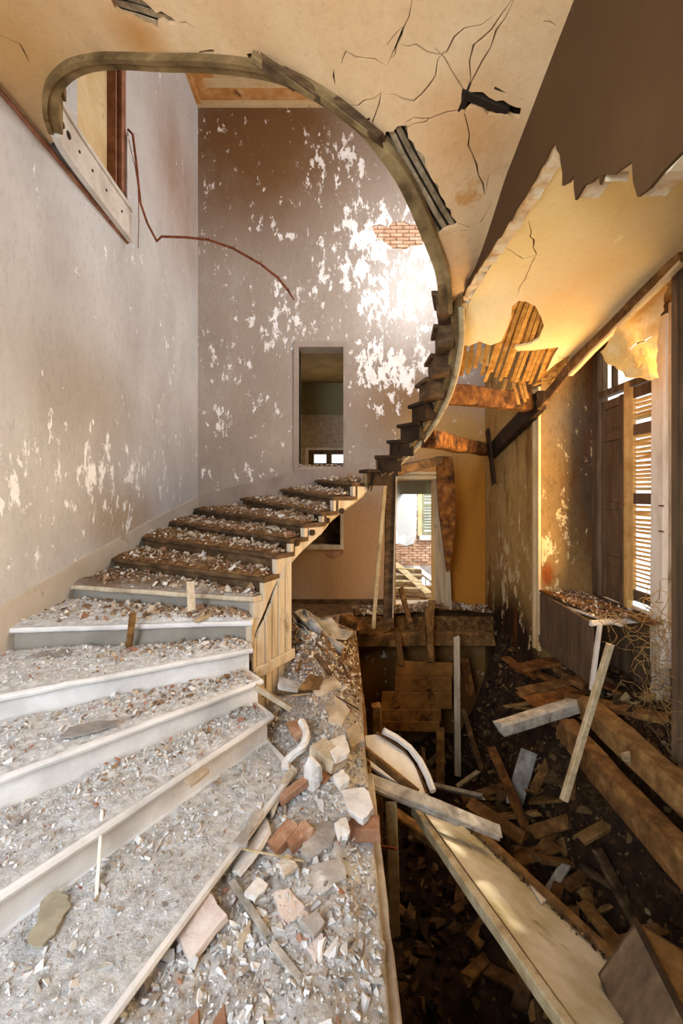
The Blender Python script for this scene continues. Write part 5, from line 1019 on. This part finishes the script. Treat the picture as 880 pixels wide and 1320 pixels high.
# boards standing at the cellar's far wall
lp_ = empty('leaning_boarding', (.9, 6.9, -2), 'orange-brown boarded panel leaning against the far cellar wall under the doorway', 'panel')
for px, Y in (([(510, 852), (583, 855), (583, 872), (510, 871)], 6.95), ([(510, 872), (583, 873), (582, 892), (509, 891)], 6.9), ([(493, 892), (582, 893), (583, 914), (491, 914)], 6.84), ([(490, 915), (569, 915), (568, 930), (488, 929)], 6.8), ([(488, 930), (567, 931), (566, 944), (500, 942), (487, 938)], 6.77)):
    k = MB(); k.prism([P(x+random.uniform(-1, 1), y, Y) for x, y in px], (0, .03, 0)); k.build('board', m_orange_board, lp_, bev=.005)
for i, (a, b, w_, m, lb) in enumerate((((588, 825, 6.6), (590, 995, 6.2), .09, m_tan_wood, 'tall pale upright batten standing in front of the far cellar wall'), ((598, 920, 6.3), (620, 990, 6.0), .07, m_brown_wood, 'slanting batten beside the tall pale upright one'), ((556, 780, 7.0), (552, 852, 6.85), .10, m_brown_wood, 'dark board end above the leaning orange panel'), ((598, 855, 7.0), (606, 895, 6.9), .16, m_rust_wood, 'rust-coloured rotten scrap beside the leaning orange panel'),
    ((567, 945, 6.2), (567, 1008, 6.0), .12, m_brown_wood, 'short upright board below the leaning orange panel'), ((545, 970, 5.8), (550, 1020, 5.6), .06, m_brown_wood, 'thin dark upright near the curved pale panel'), ((592, 1012, 5.4), (614, 996, 5.6), .05, m_pale_plank, 'short light stick lying by the upright boards in the pit'), ((557, 1012, 5.0), (618, 1026, 4.8), .05, m_grey_wood, 'thin grey strip lying beyond the curved pale panel'),
    ((634, 966, 4.9), (684, 1082, 4.3), .10, m_rust_wood, 'curved brown plank sloping down the middle of the pit'), ((680, 975, 4.9), (664, 1030, 4.8), .2, m_grey_wood, 'flat grey slate-like board standing in the pit'), ((612, 1040, 4.5), (666, 1076, 4.2), .14, m_brown_wood, 'brown plank lying past the grey moulded rail'), ((690, 1072, 4.2), (742, 1056, 4.3), .12, m_brown_wood, 'brown lump of timber topping the heap in the pit'),
    ((735, 1140, 3.8), (776, 1114, 4.0), .10, m_brown_wood, 'short plank end rising from the heap in the pit'), ((762, 1160, 3.7), (826, 1142, 3.8), .16, m_mid_plank, 'broad plank lying on the heap behind the dark box'), ((755, 1168, 3.6), (786, 1206, 3.3), .11, m_mid_plank, 'light plank pointing down to the dark box'), ((778, 1150, 3.7), (804, 1196, 3.4), .12, m_brown_wood, 'dark plank beside the light one above the dark box'),
    ((752, 1094, 4.2), (890, 1104, 4.0), .14, m_brown_wood, 'long dark beam lying across the heap in the pit'), ((700, 1108, 4.1), (730, 1090, 4.2), .14, m_mid_plank, 'pale lump of timber among the dark chunks of the heap'), ((640, 1100, 4.0), (700, 1150, 3.6), .12, m_brown_wood, 'dark plank running beside the fallen mossy panel'), ((730, 1060, 4.4), (790, 1085, 4.2), .1, m_brown_wood, 'slim dark plank across the heap under the floor beams'),
    ((600, 1030, 5.2), (660, 1010, 5.4), .1, m_brown_wood, 'dark board lying near the foot of the tall upright batten'), ((500, 985, 6.4), (560, 1000, 6.2), .15, m_brown_wood, 'dark board on the cellar floor behind the curved pale panel'), ((660, 1095, 4.3), (708, 1120, 4.0), .16, m_brown_wood, 'dark chunk of plank at the side of the heap'), ((725, 1120, 3.9), (700, 1160, 3.7), .08, m_grey_wood, 'greyish broken stick at the side of the fallen panel'))):
    beam('fallen_board', P(*a), P(*b), w_, .035 if w_ > .08 else .05, m, lb, 'board', (0, -.5, 1) if abs(a[1]-b[1]) < 45 else (0, 1, .2), .012, 8, .08)
PG = 'short broken planks jumbled over the cellar heap'
pp = []
hz = lambda x, y: max(float(cellar(np.array([x]), np.array([y]))[0]), float(footb(np.array([x]), np.array([y]))[0]) if x > 1.7 else -9)
for i in range(64):
    if i < 8:
        L = .12+.03*i; o = MB().timber((-L, 0, 0), (L, 0, 0), random.uniform(.06, .15), random.uniform(.02, .05), seg=6, jit=.008, rag=.06).build('broken_plank', [m_brown_wood, m_mid_plank, m_brown_wood, m_dark_wood][i % 4], label='short %s plank in the jumble on the cellar heap' % ['dark brown', 'lighter brown', 'dark brown', 'blackened'][i % 4], cat='plank', group=PG); pp.append(o)
    else: o = copy_of(pp[i % 8])
    x, y = (random.uniform(1.2, 2.5), random.uniform(3.0, 5.6)) if i % 3 else (random.uniform(.5, 2.4), random.uniform(2.0, 7.0)); h_ = hz(x, y)
    o.location = (x, y, h_+.05); o.rotation_euler = (random.gauss(0, .3), random.gauss(-.2, .35), random.uniform(0, 6.28))
beam('cellar_post', (.45, 5.2, -2.7), (.42, 5.2, -.6), .12, .12, m_brown_wood, 'dark upright prop standing below the floor edge in the cellar', 'post', (0, 1, 0))

# ------------------------------------------------------------------ dry roots and creepers by the window
def tangle(n, c, r, seed, name, label, mat, rad=.004, length=16, droop=.0):
    rd = random.Random(seed); k = MB()
    for _ in range(n):
        p = V(c)+V((rd.gauss(0, r[0]), rd.gauss(0, r[1]), rd.gauss(0, r[2]))); d = V((rd.gauss(0, 1), rd.gauss(0, 1), rd.gauss(0, 1))).normalized(); pts = []
        for i in range(length):
            pts.append(p.copy()); d = (d+V((rd.gauss(0, .4), rd.gauss(0, .4), rd.gauss(0, .4)-droop))).normalized(); p = p+d*.03
        k.tube(pts, [rad*(1-.6*i/length) for i in range(length)], 4)
    return k.build(name, mat, label=label, cat='plant', kind='stuff')
tangle(36, P(852, 815, 3.6), (.08, .1, .16), 3, 'dry_creeper', 'tangle of dry creeper stems climbing the white window post', m_root)
tangle(40, P(862, 880, 3.4), (.08, .1, .2), 4, 'dry_creeper', 'thicket of dry stems hanging beside the window seat', m_root, .003, 18, .1)
tangle(16, P(812, 795, 4.2), (.12, .1, .03), 5, 'dry_creeper', 'few curly dry stems lying on the end of the window seat', m_root, .004, 14)
tangle(50, P(760, 1010, 3.6), (.1, .12, .06), 6, 'hanging_roots', 'fine dry roots hanging under the lower floor beam', m_root_dark, .003, 14, .25)
tangle(24, P(860, 900, 3.5), (.1, .1, .05), 8, 'hanging_roots', 'dark fine roots on the earth below the window seat', m_root_dark, .003, 14)
